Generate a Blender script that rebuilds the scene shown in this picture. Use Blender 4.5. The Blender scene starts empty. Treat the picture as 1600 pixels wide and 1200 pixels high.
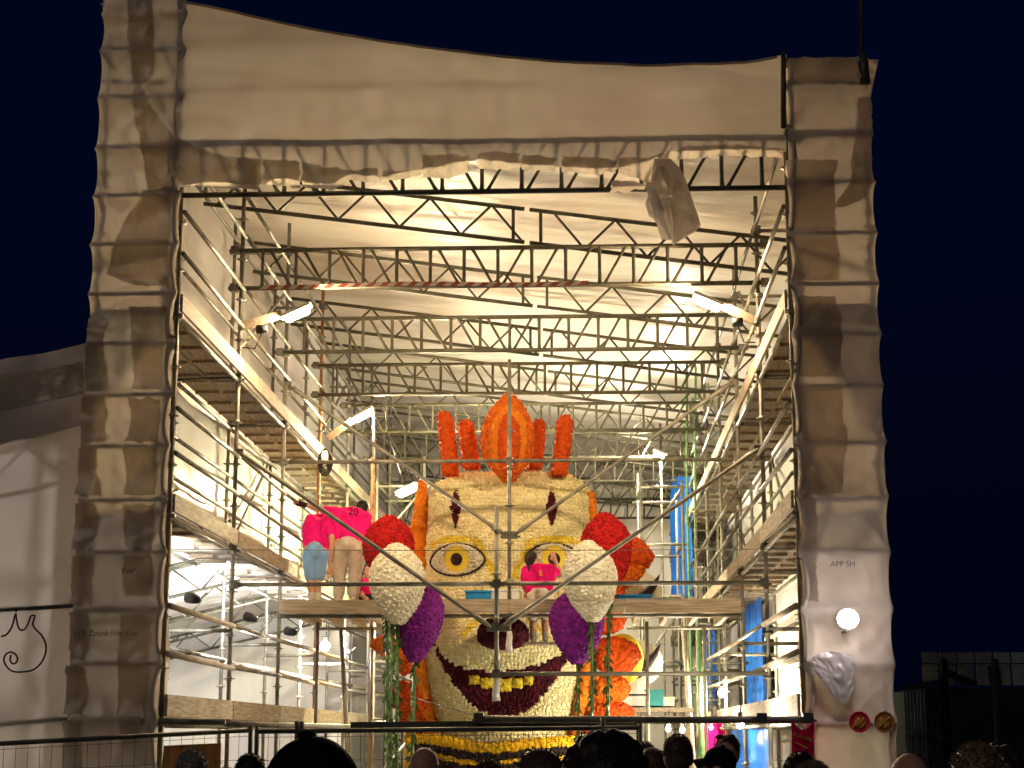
import bpy, math, random
from mathutils import Vector, Matrix, noise
random.seed(7)
scene = bpy.context.scene
col = scene.collection

# ------------------------------------------------------------------ camera
F_PX, CX, CY = 2735.0, 800.0, 600.0
HZ, VX = 1150.0, 920.0                      # horizon row, vanishing column of the hall's long axis
CAM_H = 1.85
PITCH = math.atan((HZ - CY) / F_PX)
YAW = math.atan((VX - CX) * math.cos(PITCH) / F_PX)
cam_d = bpy.data.cameras.new('camera')
cam = bpy.data.objects.new('camera', cam_d)
col.objects.link(cam)
cam.location = (0, 0, CAM_H)
cam.rotation_euler = (math.pi / 2 + PITCH, 0, YAW)
cam_d.sensor_width = 36.0
cam_d.lens = F_PX / 1600.0 * 36.0
cam_d.clip_start = 0.05
cam_d.clip_end = 3000
scene.camera = cam
R3 = cam.rotation_euler.to_matrix()

# ------------------------------------------------------------------ night sky
world = bpy.data.worlds.new('World')
scene.world = world
world.use_nodes = True
wn = world.node_tree
bg = wn.nodes['Background']
sky = wn.nodes.new('ShaderNodeTexSky')
sky.sky_type = 'NISHITA'
sky.sun_disc = False
sky.sun_elevation = math.radians(-2.5)
sky.sun_rotation = math.radians(205)
sky.altitude = 0
tint = wn.nodes.new('ShaderNodeMix'); tint.data_type = 'RGBA'; tint.blend_type = 'MULTIPLY'
tint.inputs['Factor'].default_value = 1.0
tint.inputs['B'].default_value = (0.03, 0.075, 0.42, 1)        # deep night blue
glow = wn.nodes.new('ShaderNodeMix'); glow.data_type = 'RGBA'; glow.blend_type = 'ADD'
glow.inputs['Factor'].default_value = 1.0; glow.inputs['B'].default_value = (0.002, 0.009, 0.055, 1)   # even airglow over the whole sky
wn.links.new(sky.outputs[0], tint.inputs['A']); wn.links.new(tint.outputs['Result'], glow.inputs['A']); wn.links.new(glow.outputs['Result'], bg.inputs['Color'])
bg.inputs['Strength'].default_value = 0.075
sun_d = bpy.data.lights.new('front_fill', 'SUN')  # added warm fill from behind the camera, brightens the front sheeting
sun_d.energy = 0.14
sun_d.angle = math.radians(12)
sun_d.color = (1.0, 0.84, 0.72)
sun = bpy.data.objects.new('front_fill', sun_d)
col.objects.link(sun)
sun.rotation_euler = (math.radians(62), 0, math.radians(-25))

scene.view_settings.view_transform = 'Standard'
scene.view_settings.look = 'None'
scene.view_settings.gamma = 1.0
scene.view_settings.use_curve_mapping = False
scene.view_settings.exposure = 0.52
cy = scene.cycles
cy.use_denoising = True
cy.max_bounces = 10
cy.diffuse_bounces = 5
cy.transmission_bounces = 6
cy.glossy_bounces = 3
cy.caustics_reflective = False
cy.caustics_refractive = False
cy.sample_clamp_indirect = 4.0
cy.use_light_tree = True

# ------------------------------------------------------------------ helpers
def Q(px, py, Y):
    """photo pixel -> point of the world at distance Y along the hall's axis"""
    d = R3 @ Vector(((px - CX) / F_PX, -(py - CY) / F_PX, -1.0))
    t = Y / d.y
    return Vector((d.x * t, Y, CAM_H + d.z * t))

def lerp(a, b, t): return a + (b - a) * t
def interp(tab, x):
    if x <= tab[0][0]: return tab[0][1]
    for (a, va), (b, vb) in zip(tab, tab[1:]):
        if x <= b: return lerp(va, vb, (x - a) / (b - a))
    return tab[-1][1]
def sstep(a, b, x):
    t = max(0, min(1, (x - a) / (b - a))); return t * t * (3 - 2 * t)
def nz(x, y, z=0.0): return noise.noise(Vector((x, y, z)))

class MB:
    def __init__(s): s.v = []; s.f = []; s.m = []
    def add(s, vs, fs, mi=0):
        o = len(s.v); s.v += [tuple(p) for p in vs]
        for f in fs: s.f.append(tuple(i + o for i in f)); s.m.append(mi)
    def tube(s, a, b, r, n=8, r2=None, cap=True):
        a = Vector(a); b = Vector(b); d = b - a
        if d.length < 1e-6: return
        r2 = r if r2 is None else r2
        z = d.normalized(); x = z.orthogonal().normalized(); y = z.cross(x)
        vs = []
        for c, rr in ((a, r), (b, r2)):
            for i in range(n):
                t = 2 * math.pi * i / n
                vs.append(c + x * (rr * math.cos(t)) + y * (rr * math.sin(t)))
        fs = [(i, (i + 1) % n, n + (i + 1) % n, n + i) for i in range(n)]
        if cap: fs += [tuple(range(n - 1, -1, -1)), tuple(range(n, 2 * n))]
        s.add(vs, fs)
    def path(s, pts, r, n=6, rf=None, caps=(1, 1)):
        pts = [Vector(p) for p in pts]; m = len(pts); vs = []
        x = None
        for k, p in enumerate(pts):
            t = (pts[min(k + 1, m - 1)] - pts[max(k - 1, 0)])
            t = t.normalized() if t.length > 1e-9 else Vector((0, 0, 1))
            x = t.orthogonal().normalized() if x is None else (x - t * x.dot(t)).normalized()
            y = t.cross(x); rr = r * (rf(k / max(1, m - 1)) if rf else 1)
            for i in range(n):
                a = 2 * math.pi * i / n
                vs.append(p + x * (rr * math.cos(a)) + y * (rr * math.sin(a)))
        fs = []
        for k in range(m - 1):
            for i in range(n):
                j = (i + 1) % n
                fs.append((k * n + i, k * n + j, (k + 1) * n + j, (k + 1) * n + i))
        if caps[0]: fs.append(tuple(range(n - 1, -1, -1)))
        if caps[1]: fs.append(tuple(range((m - 1) * n, m * n)))
        s.add(vs, fs)
    def box(s, c, h, M=None):
        c = Vector(c); vs = []
        for dx in (-1, 1):
            for dy in (-1, 1):
                for dz in (-1, 1):
                    p = Vector((dx * h[0], dy * h[1], dz * h[2]))
                    vs.append(c + (M @ p if M else p))
        s.add(vs, [(0, 1, 3, 2), (4, 6, 7, 5), (0, 4, 5, 1), (2, 3, 7, 6), (0, 2, 6, 4), (1, 5, 7, 3)])
    def beam(s, a, b, w, h, up=(0, 0, 1)):
        a = Vector(a); b = Vector(b); d = b - a; z = d.normalized()
        x = z.cross(Vector(up)); x = x.normalized() if x.length > 1e-5 else Vector((1, 0, 0))
        y = x.cross(z)
        M = Matrix((x, z, y)).transposed()
        s.box((a + b) / 2, (w / 2, d.length / 2, h / 2), M)
    def grid(s, nu, nv, fn, mi=None):
        o = len(s.v)
        for j in range(nv + 1):
            for i in range(nu + 1): s.v.append(tuple(fn(i / nu, j / nv)))
        for j in range(nv):
            for i in range(nu):
                a = o + j * (nu + 1) + i
                s.f.append((a, a + 1, a + nu + 2, a + nu + 1))
                s.m.append(mi(i / nu, j / nv) if mi else 0)
    def ell(s, c, r, nu=14, nv=8, M=None):
        c = Vector(c); vs = []
        for j in range(nv + 1):
            b = math.pi * j / nv
            for i in range(nu):
                a = 2 * math.pi * i / nu
                p = Vector((r[0] * math.sin(b) * math.cos(a), r[1] * math.sin(b) * math.sin(a), r[2] * math.cos(b)))
                vs.append(c + (M @ p if M else p))
        fs = []
        for j in range(nv):
            for i in range(nu):
                k = (i + 1) % nu
                fs.append((j * nu + i, (j + 1) * nu + i, (j + 1) * nu + k, j * nu + k))
        s.add(vs, fs)
    def cap(s, a, b, ra, rb, n=10):
        a = Vector(a); b = Vector(b)
        s.ell(a, (ra,) * 3, n, 6); s.ell(b, (rb,) * 3, n, 6); s.tube(a, b, ra, n, rb)
    def prism(s, pts, d):
        n = len(pts); d = Vector(d)
        vs = [Vector(p) for p in pts] + [Vector(p) + d for p in pts]
        s.add(vs, [tuple(range(n - 1, -1, -1)), tuple(range(n, 2 * n))] + [(i, (i + 1) % n, n + (i + 1) % n, n + i) for i in range(n)])
    def mesh(s, name, mats, smooth=True):
        me = bpy.data.meshes.new(name)
        me.from_pydata(s.v, [], s.f)
        if not isinstance(mats, (list, tuple)): mats = [mats]
        for m in mats: me.materials.append(m)
        if len(mats) > 1: me.polygons.foreach_set('material_index', s.m)
        if smooth: me.polygons.foreach_set('use_smooth', [True] * len(me.polygons))
        me.update()
        return me
    def build(s, name, mats, parent=None, smooth=True):
        o = bpy.data.objects.new(name, s.mesh(name, mats, smooth))
        col.objects.link(o)
        if parent is not None: attach(o, parent)
        return o

WORLDPOS = {}
def attach(o, parent):
    o.parent = parent
    p = WORLDPOS.get(parent.name)
    if p is not None: o.matrix_parent_inverse = Matrix.Translation(-p)
def tag(o, label=None, cat=None, group=None, kind=None):
    if label: o['label'] = label
    if cat: o['category'] = cat
    if group: o['group'] = group
    if kind: o['kind'] = kind
    return o
def thing(name, label, cat, loc=(0, 0, 0), group=None):
    o = bpy.data.objects.new(name, None)
    o.empty_display_size = 0.2
    col.objects.link(o)
    o.location = loc
    WORLDPOS[o.name] = Vector(loc)
    return tag(o, label, cat, group)
def part(name, mat, parent, fn, smooth=True):
    m = MB(); fn(m); return m.build(name, mat, parent, smooth)
def tubep(name, mat, parent, a, b, r=0.024, n=8, r2=None):
    m = MB(); m.tube(a, b, r, n, r2); return m.build(name, mat, parent)
def inst(name, me, parent, loc, M=None):
    o = bpy.data.objects.new(name, me); col.objects.link(o)
    if parent is not None: attach(o, parent)
    o.matrix_basis = Matrix.Translation(loc) @ (M.to_4x4() if M else Matrix())
    return o

# ------------------------------------------------------------------ materials
MAT = {}
def newmat(name):
    m = bpy.data.materials.new(name); m.use_nodes = True
    nt = m.node_tree; b = nt.nodes['Principled BSDF']; MAT[name] = m
    return m, nt, b
def ramp(nt, fac, stops):
    r = nt.nodes.new('ShaderNodeValToRGB'); cr = r.color_ramp
    while len(cr.elements) < len(stops): cr.elements.new(0.5)
    for e, (p, c) in zip(cr.elements, stops): e.position = p; e.color = (*c, 1)
    nt.links.new(fac, r.inputs['Fac']); return r
def tex(nt, scale, detail=4, rough=0.6, stretch=(1, 1, 1), coord='Object'):
    tc = nt.nodes.new('ShaderNodeTexCoord'); mp = nt.nodes.new('ShaderNodeMapping')
    mp.inputs['Scale'].default_value = stretch
    nt.links.new(tc.outputs[coord], mp.inputs['Vector'])
    n = nt.nodes.new('ShaderNodeTexNoise')
    n.inputs['Scale'].default_value = scale; n.inputs['Detail'].default_value = detail; n.inputs['Roughness'].default_value = rough
    nt.links.new(mp.outputs[0], n.inputs['Vector']); return n
def bump(nt, h, strength, dist, target, normal='Normal'):
    b = nt.nodes.new('ShaderNodeBump'); b.inputs['Strength'].default_value = strength; b.inputs['Distance'].default_value = dist
    nt.links.new(h, b.inputs['Height']); nt.links.new(b.outputs[0], target.inputs[normal]); return b
def noisy(name, c1, c2, scale=6, rough=0.7, metal=0.0, bmp=0.0, stretch=(1, 1, 1), spec=0.4, dist=0.01, lo=0.35, hi=0.65):
    m, nt, b = newmat(name)
    n = tex(nt, scale, 5, 0.6, stretch)
    r = ramp(nt, n.outputs['Fac'], [(lo, c1), (hi, c2)])
    nt.links.new(r.outputs[0], b.inputs['Base Color'])
    b.inputs['Roughness'].default_value = rough; b.inputs['Metallic'].default_value = metal
    b.inputs['Specular IOR Level'].default_value = spec
    if bmp: bump(nt, n.outputs['Fac'], bmp, dist, b)
    return m
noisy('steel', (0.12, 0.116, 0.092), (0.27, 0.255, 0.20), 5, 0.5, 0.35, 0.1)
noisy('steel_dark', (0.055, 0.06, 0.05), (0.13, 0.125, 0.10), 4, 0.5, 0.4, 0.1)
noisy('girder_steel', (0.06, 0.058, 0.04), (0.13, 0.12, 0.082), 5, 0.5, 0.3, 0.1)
noisy('rusty', (0.22, 0.09, 0.03), (0.42, 0.2, 0.08), 9, 0.8)
noisy('wood', (0.19, 0.145, 0.095), (0.37, 0.30, 0.21), 3, 0.8, 0, 0.25, (14, 1.2, 14))
noisy('wood_pale', (0.28, 0.235, 0.17), (0.50, 0.43, 0.33), 3, 0.8, 0, 0.2, (12, 1.2, 12))
noisy('wood_grey', (0.19, 0.16, 0.125), (0.36, 0.31, 0.25), 3, 0.85, 0, 0.3, (14, 1.2, 14))
noisy('wood_x', (0.20, 0.16, 0.11), (0.40, 0.33, 0.24), 3, 0.85, 0, 0.3, (1.0, 14, 16))
noisy('board_brown', (0.20, 0.10, 0.04), (0.30, 0.16, 0.07), 2, 0.75)
noisy('asphalt', (0.035, 0.036, 0.038), (0.07, 0.068, 0.065), 40, 0.9, 0, 0.4)
noisy('concrete', (0.22, 0.21, 0.20), (0.34, 0.33, 0.31), 6, 0.9, 0, 0.2)
noisy('rubber', (0.012, 0.012, 0.013), (0.03, 0.03, 0.03), 8, 0.6)
noisy('blue_tarp', (0.005, 0.06, 0.30), (0.01, 0.14, 0.55), 2.5, 0.42, 0, 0.3, (1, 1, 0.5))
noisy('blue_crate', (0.01, 0.16, 0.42), (0.02, 0.24, 0.55), 5, 0.45)
noisy('teal', (0.01, 0.25, 0.28), (0.02, 0.35, 0.36), 5, 0.5)
noisy('white_plastic', (0.62, 0.62, 0.6), (0.78, 0.78, 0.76), 5, 0.5)
noisy('shed_dark', (0.008, 0.02, 0.017), (0.016, 0.032, 0.028), 3, 0.8)
noisy('shed_blue', (0.10, 0.17, 0.24), (0.20, 0.29, 0.36), 3, 0.6, 0, 0.1, (8, 8, 0.6))
noisy('rope', (0.10, 0.06, 0.035), (0.2, 0.13, 0.08), 30, 0.9)
noisy('green_rope', (0.06, 0.16, 0.05), (0.14, 0.28, 0.10), 20, 0.8)
noisy('garland', (0.010, 0.035, 0.008), (0.09, 0.17, 0.03), 22, 0.45)
noisy('canopy', (0.22, 0.28, 0.25), (0.36, 0.42, 0.38), 6, 0.5)
noisy('black_paint', (0.008, 0.008, 0.009), (0.02, 0.02, 0.022), 6, 0.5)
noisy('ink', (0.012, 0.01, 0.01), (0.03, 0.025, 0.025), 9, 0.6)
noisy('ink_grey', (0.15, 0.13, 0.11), (0.26, 0.23, 0.2), 9, 0.7)
noisy('red_band', (0.24, 0.05, 0.04), (0.36, 0.08, 0.06), 9, 0.5)
noisy('white_band', (0.42, 0.38, 0.32), (0.6, 0.55, 0.48), 9, 0.5)
# flowers
def petals(name, c1, c2, rough=0.75):
    m, nt, b = newmat(name)
    g = nt.nodes.new('ShaderNodeNewGeometry')
    n = tex(nt, 55, 3, 0.7)
    ad = nt.nodes.new('ShaderNodeMath'); ad.operation = 'MULTIPLY_ADD'
    nt.links.new(g.outputs['Random Per Island'], ad.inputs[0]); ad.inputs[1].default_value = 0.55
    mu = nt.nodes.new('ShaderNodeMath'); mu.operation = 'MULTIPLY'; mu.inputs[1].default_value = 0.45
    nt.links.new(n.outputs['Fac'], mu.inputs[0]); nt.links.new(mu.outputs[0], ad.inputs[2])
    r = ramp(nt, ad.outputs[0], [(0.15, c1), (0.8, c2)])
    nt.links.new(r.outputs[0], b.inputs['Base Color'])
    b.inputs['Roughness'].default_value = rough; b.inputs['Specular IOR Level'].default_value = 0.2
    bump(nt, n.outputs['Fac'], 0.8, 0.012, b)
    return m
petals('petal_cream', (0.70, 0.62, 0.30), (0.90, 0.86, 0.54))
petals('petal_white', (0.60, 0.57, 0.42), (0.84, 0.82, 0.68))
petals('petal_yellow', (0.62, 0.45, 0.03), (0.85, 0.70, 0.08))
petals('petal_gold', (0.60, 0.33, 0.01), (0.80, 0.52, 0.02))
petals('petal_orange', (0.50, 0.075, 0.005), (0.82, 0.20, 0.012))
petals('petal_deep_orange', (0.42, 0.045, 0.004), (0.66, 0.10, 0.008))
petals('petal_amber', (0.66, 0.17, 0.008), (0.85, 0.30, 0.02))
petals('petal_red', (0.22, 0.003, 0.004), (0.55, 0.012, 0.012))
petals('petal_burgundy', (0.028, 0.002, 0.006), (0.085, 0.004, 0.014))
petals('petal_purple', (0.085, 0.004, 0.11), (0.26, 0.02, 0.31))
petals('petal_black', (0.01, 0.006, 0.008), (0.035, 0.02, 0.02))
# cloth / people
def cloth(name, c):
    return noisy(name, tuple(x * 0.8 for x in c), tuple(min(1, x * 1.1) for x in c), 9, 0.85, 0, 0.25, (1, 1, 1), 0.15, 0.02)
cloth('tee_pink', (0.80, 0.008, 0.20)); cloth('tee_magenta', (0.45, 0.01, 0.12)); cloth('jean_blue', (0.22, 0.42, 0.75)); cloth('trouser_grey', (0.52, 0.48, 0.40))
cloth('short_white', (0.68, 0.62, 0.55)); cloth('dark_cloth', (0.02, 0.022, 0.03)); cloth('navy_cloth', (0.012, 0.014, 0.04)); cloth('brown_cloth', (0.09, 0.06, 0.045))
cloth('olive_cloth', (0.06, 0.065, 0.045)); cloth('sock', (0.6, 0.58, 0.55)); cloth('shoe', (0.05, 0.045, 0.045)); cloth('glove', (0.03, 0.02, 0.02)); cloth('white_shoe', (0.6, 0.57, 0.52))
cloth('cap_black', (0.006, 0.007, 0.012)); cloth('banner_pink', (0.75, 0.008, 0.10)); cloth('banner_yellow', (0.85, 0.5, 0.03))
noisy('skin', (0.50, 0.27, 0.17), (0.60, 0.34, 0.22), 12, 0.55, 0, 0.05)
noisy('hair_dark', (0.010, 0.007, 0.005), (0.03, 0.02, 0.014), 60, 0.5, 0, 0.6, (1, 1, 0.3))
noisy('hair_brown', (0.05, 0.03, 0.016), (0.11, 0.065, 0.035), 60, 0.5, 0, 0.6, (1, 1, 0.3))
noisy('hair_blond', (0.13, 0.085, 0.045), (0.26, 0.18, 0.10), 60, 0.5, 0, 0.6, (1, 1, 0.3))
noisy('hair_grey', (0.17, 0.15, 0.13), (0.34, 0.31, 0.27), 60, 0.5, 0, 0.6, (1, 1, 0.3))
noisy('eye_white', (0.75, 0.73, 0.7), (0.8, 0.78, 0.75), 9, 0.3)
noisy('badge_red', (0.30, 0.02, 0.02), (0.45, 0.05, 0.04), 6, 0.4)
noisy('badge_orange', (0.30, 0.12, 0.03), (0.42, 0.2, 0.05), 6, 0.4)
noisy('badge_gold', (0.42, 0.24, 0.03), (0.6, 0.38, 0.06), 12, 0.4)

def plastic(name, c, trans=0.62, gloss=0.09, wr=1.0, stretch=(1, 1, 1), scale=3.0, c2=None):
    """translucent building film: lets light through, wrinkled, slightly glossy"""
    m, nt, b = newmat(name)
    out = nt.nodes['Material Output']; nt.nodes.remove(b)
    n1 = tex(nt, scale, 3, 0.5, stretch); n2 = tex(nt, scale * 0.35, 3, 0.5)
    r = ramp(nt, n2.outputs['Fac'], [(0.3, c2 or tuple(x * 0.86 for x in c)), (0.7, c)])
    di = nt.nodes.new('ShaderNodeBsdfDiffuse'); tr = nt.nodes.new('ShaderNodeBsdfTranslucent'); gl = nt.nodes.new('ShaderNodeBsdfGlossy')
    nt.links.new(r.outputs[0], di.inputs['Color']); nt.links.new(r.outputs[0], tr.inputs['Color'])
    gl.inputs['Roughness'].default_value = 0.33
    mx = nt.nodes.new('ShaderNodeMixShader'); mx.inputs[0].default_value = trans
    nt.links.new(di.outputs[0], mx.inputs[1]); nt.links.new(tr.outputs[0], mx.inputs[2])
    m2 = nt.nodes.new('ShaderNodeMixShader'); m2.inputs[0].default_value = gloss
    nt.links.new(mx.outputs[0], m2.inputs[1]); nt.links.new(gl.outputs[0], m2.inputs[2])
    nt.links.new(m2.outputs[0], out.inputs['Surface'])
    bp = bump(nt, n1.outputs['Fac'], 0.55 * wr, 0.05, di)
    for x in (tr, gl): nt.links.new(bp.outputs[0], x.inputs['Normal'])
    return m
plastic('film', (0.80, 0.71, 0.575), 0.205, 0.04, 0.6, (1, 1, 0.6), 1.6)
plastic('film_lit', (0.86, 0.79, 0.75), 0.78, 0.05, 0.7, (1.4, 1, 0.5), 1.8)  # tent film passes extra light, standing in for lamplight from outside
plastic('film_patch', (0.80, 0.72, 0.58), 0.60, 0.04, 0.9, (1, 1, 1), 4.0, (0.52, 0.46, 0.37))
plastic('film_grey', (0.74, 0.68, 0.60), 0.5, 0.05, 1.0, (1, 1, 1), 4.0, (0.52, 0.47, 0.40))
plastic('film_roof', (0.86, 0.80, 0.72), 0.2, 0.07, 1.5, (0.35, 2.2, 1), 2.6)
plastic('film_wall', (0.84, 0.81, 0.76), 0.25, 0.04, 1.0, (1, 1, 0.35), 3.0)
plastic('film_clear', (0.80, 0.77, 0.74), 0.4, 0.12, 0.8, (1, 1, 1), 7.0)

def emit(name, c, s):
    m, nt, b = newmat(name)
    b.inputs['Base Color'].default_value = (*c, 1)
    b.inputs['Emission Color'].default_value = (*c, 1); b.inputs['Emission Strength'].default_value = s
    return m
LAMP = 5.6
emit('lamp_warm', (1.0, 0.71, 0.42), 245 * LAMP)
emit('lamp_yellow', (1.0, 0.90, 0.50), 1050 * LAMP)
emit('lamp_white', (1.0, 0.84, 0.62), 1700 * LAMP)
emit('bulb_white', (1.0, 0.86, 0.62), 430 * LAMP)
emit('spot_glow', (0.95, 0.96, 1.0), 3600 * LAMP)
emit('flood_white', (1.0, 0.86, 0.90), 10 * LAMP)
emit('side_bulb', (1.0, 0.93, 0.85), 600 * LAMP)

# ------------------------------------------------------------------ hall geometry (metres)
Y0, BAY, NB = 16.4, 3.07, 9
def YB(n): return Y0 + BAY * n
LXI, LXO, RXI, RXO = -3.97, -4.70, 1.97, 2.70
YEND = YB(8) + 1.0
SEND = YB(6) + 1.2            # the side hall ends earlier

# ------------------------------------------------------------------ ground
g = MB(); g.grid(40, 40, lambda u, v: (lerp(-900, 900, u), lerp(-200, 1600, v), 0))
tag(g.build('ground', MAT['asphalt']), 'dark asphalt ground spreading to the horizon', 'ground', kind='structure')
g = MB(); g.box(((LXO + RXO) / 2 - 2.5, (Y0 + YEND) / 2 + 0.2, 0.003), (6.4, (YEND - Y0) / 2 + 0.4, 0.005))
tag(g.build('pavement', MAT['concrete'], None, False), 'pale concrete pavement under the sheeted hall', 'pavement', kind='structure')

# ------------------------------------------------------------------ scaffold banks along both sides of the hall
ros = MB()
ros.tube((0, 0, -0.005), (0, 0, 0.005), 0.062, 10); ros.tube((0, 0, -0.03), (0, 0, 0.03), 0.030, 8)
ROSETTE = ros.mesh('rosette', MAT['steel'])
cpl = MB(); cpl.box((0, 0, 0), (0.045, 0.04, 0.045)); cpl.tube((0.02, -0.07, 0.02), (0.02, 0.07, 0.02), 0.011, 6); cpl.tube((-0.06, 0, -0.02), (0.08, 0, -0.02), 0.011, 6)
COUPLER = cpl.mesh('coupler', MAT['steel_dark'], False)

def roof_z(X):                    # underside of the single-pitch roof film
    return 8.72 - 0.122 * (X - LXI)

def scaffold(label, xi, xo, top_in, top_out, decks, lean):
    t = thing('scaffold_bank', label, 'scaffold', (xi, Y0, 0), 'scaffold banks of the hall')
    s = 1 if xo > xi else -1
    for n in range(NB):
        y = YB(n)
        for x, top in ((xi, top_in), (xo, top_out)):
            rusty = (n == 3 and x == xi and xi < 0)
            so = tubep('standard', MAT['rusty' if rusty else 'steel'], t, (x, y, 0.02), (x, y, top), 0.0245)
            if n <= 4:
                k = 0
                z = 0.55
                while z < top:
                    inst('rosette', ROSETTE, so, (x, y, z)); z += 0.48
            part('base_plate', MAT['steel_dark'], t, lambda m: m.box((x, y, 0.012), (0.075, 0.075, 0.012)), False)
        for z in decks + [top_in - 0.35]:
            tubep('transom', MAT['steel'], t, (xi - s * 0.06, y, z - 0.06), (xo + s * 0.06, y, z - 0.06), 0.0235)
            if 0 < n <= 3: inst('coupler', COUPLER, t, (xi, y - 0.03, z - 0.06))
        tubep('transom', MAT['steel'], t, (xi, y, 3.0), (xo, y, 3.0), 0.0235)
    for n in range(NB - 1):
        ya, yb = YB(n) - 0.03, YB(n + 1) + 0.03
        for z in decks:
            for k in range(2):
                xa = xi + s * (0.035 + k * 0.345); xb = xa + s * 0.325
                sag = random.uniform(-0.006, 0.006)
                def plank(m):
                    m.box(((xa + xb) / 2, (ya + yb) / 2, z - 0.012 + sag), (abs(xb - xa) / 2, (yb - ya) / 2 - 0.03, 0.02))
                    for q in range(5):
                        yy = lerp(ya + 0.2, yb - 0.2, q / 4)
                        m.box(((xa + xb) / 2, yy, z - 0.05 + sag), (abs(xb - xa) / 2 - 0.02, 0.03, 0.02))
                part('deck_plank', MAT[['wood', 'wood_grey', 'wood'][(n + k) % 3]], t, plank, False)
            # toe boards on the hall side
            h = 0.17 if z > 2.5 else 0.2
            part('toe_board', MAT['wood_pale' if (n % 2 == 0) else 'wood'], t, lambda m: m.box((xi - s * 0.045, (ya + yb) / 2, z + h / 2 - 0.02), (0.014, (yb - ya) / 2 - 0.02, h / 2)), False)
            for dz, xx in ((0.55, xi), (1.0, xi), (0.75, xo), (1.22, xo)) + (((1.62, xi), (2.1, xi), (2.45, xo)) if z == decks[2] else ()):
                if z + dz > (top_in if xx == xi else top_out) - 0.1: continue
                a = (xx - s * 0.04, YB(n), z + dz + random.uniform(-.02, .02)); b = (xx - s * 0.04, YB(n + 1), z + dz + random.uniform(-.02, .02))
                warm = (z < 2.5 and n % 3 != 1)
                tubep('guardrail', MAT['wood_pale' if warm else 'steel'], t, a, b, 0.030 if warm else 0.0235)
            for xx in (xi, xo):
                tubep('ledger', MAT['steel'], t, (xx, YB(n), z - 0.09), (xx, YB(n + 1), z - 0.09), 0.0235)
    # long diagonals in the wall plane
    for n in range(0, NB - 1, 2):
        tubep('brace', MAT['steel'], t, (xo + s * 0.03, YB(n), decks[1] + 0.1), (xo + s * 0.03, YB(n + 1), decks[2] - 0.1), 0.0215)
        tubep('brace', MAT['steel'], t, (xi + s * 0.06, YB(n + 1), decks[2] + 0.2), (xi + s * 0.06, YB(n + 2) if n + 2 < NB else YB(n + 1) + 0.1, decks[2] + 1.7), 0.0215)
    return t
scaffold_l = scaffold('tall scaffold bank open to the side hall, beside the two stooping workers', LXI, LXO, 8.62, 8.7, [2.05, 3.96, 5.92], 0)
scaffold_r = scaffold('tall scaffold bank hung with blue tarpaulins behind the pylon with the floodlight', RXI, RXO, 7.95, 7.8, [2.05, 3.96, 5.90], 0)

# ------------------------------------------------------------------ lattice girders across the hall
ORD = ['first', 'second', 'third', 'fourth', 'fifth', 'sixth', 'seventh', 'eighth', 'ninth']
def web(m, a, b, r):
    """strut whose ends flare into gussets"""
    a = Vector(a); b = Vector(b); d = (b - a)
    m.path([a, a + d * 0.06, a + d * 0.16, a + d * 0.84, a + d * 0.94, b], r, 6, lambda u: 1.7 if u < 0.1 or u > 0.9 else (1.25 if u < 0.25 or u > 0.75 else 1.0))
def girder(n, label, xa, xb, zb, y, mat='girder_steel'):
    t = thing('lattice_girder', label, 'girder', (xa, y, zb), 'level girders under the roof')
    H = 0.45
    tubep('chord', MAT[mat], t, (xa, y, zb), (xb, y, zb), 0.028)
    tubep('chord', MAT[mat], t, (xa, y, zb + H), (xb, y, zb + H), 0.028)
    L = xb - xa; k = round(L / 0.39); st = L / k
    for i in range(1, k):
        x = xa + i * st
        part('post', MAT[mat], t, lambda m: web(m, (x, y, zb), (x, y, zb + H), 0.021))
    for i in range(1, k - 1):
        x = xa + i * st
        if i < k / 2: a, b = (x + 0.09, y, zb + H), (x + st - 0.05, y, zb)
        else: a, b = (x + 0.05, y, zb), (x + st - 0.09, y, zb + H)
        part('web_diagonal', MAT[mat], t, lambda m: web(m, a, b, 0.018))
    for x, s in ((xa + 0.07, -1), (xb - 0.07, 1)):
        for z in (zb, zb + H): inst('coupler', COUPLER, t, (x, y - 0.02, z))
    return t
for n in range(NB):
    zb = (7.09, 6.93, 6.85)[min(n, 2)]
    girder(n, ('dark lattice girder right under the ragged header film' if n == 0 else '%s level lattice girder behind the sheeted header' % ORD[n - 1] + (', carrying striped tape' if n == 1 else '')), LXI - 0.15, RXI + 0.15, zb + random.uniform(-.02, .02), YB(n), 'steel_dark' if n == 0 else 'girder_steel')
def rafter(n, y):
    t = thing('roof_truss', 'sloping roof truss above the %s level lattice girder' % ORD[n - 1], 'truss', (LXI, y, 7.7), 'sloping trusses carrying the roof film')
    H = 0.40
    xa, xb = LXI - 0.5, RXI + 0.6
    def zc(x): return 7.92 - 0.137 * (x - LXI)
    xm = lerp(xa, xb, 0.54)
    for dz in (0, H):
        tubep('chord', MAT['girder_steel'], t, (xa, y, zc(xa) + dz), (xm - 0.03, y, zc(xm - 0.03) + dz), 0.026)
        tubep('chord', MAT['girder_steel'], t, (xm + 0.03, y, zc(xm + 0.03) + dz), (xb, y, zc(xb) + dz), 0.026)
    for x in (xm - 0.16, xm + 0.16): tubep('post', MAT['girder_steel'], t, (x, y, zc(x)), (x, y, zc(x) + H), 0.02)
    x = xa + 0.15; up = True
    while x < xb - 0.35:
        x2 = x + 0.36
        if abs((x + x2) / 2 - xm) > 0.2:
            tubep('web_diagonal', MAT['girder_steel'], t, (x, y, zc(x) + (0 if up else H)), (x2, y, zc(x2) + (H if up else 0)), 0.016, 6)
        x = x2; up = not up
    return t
for n in range(1, NB): rafter(n, YB(n) + 0.12)
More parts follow.
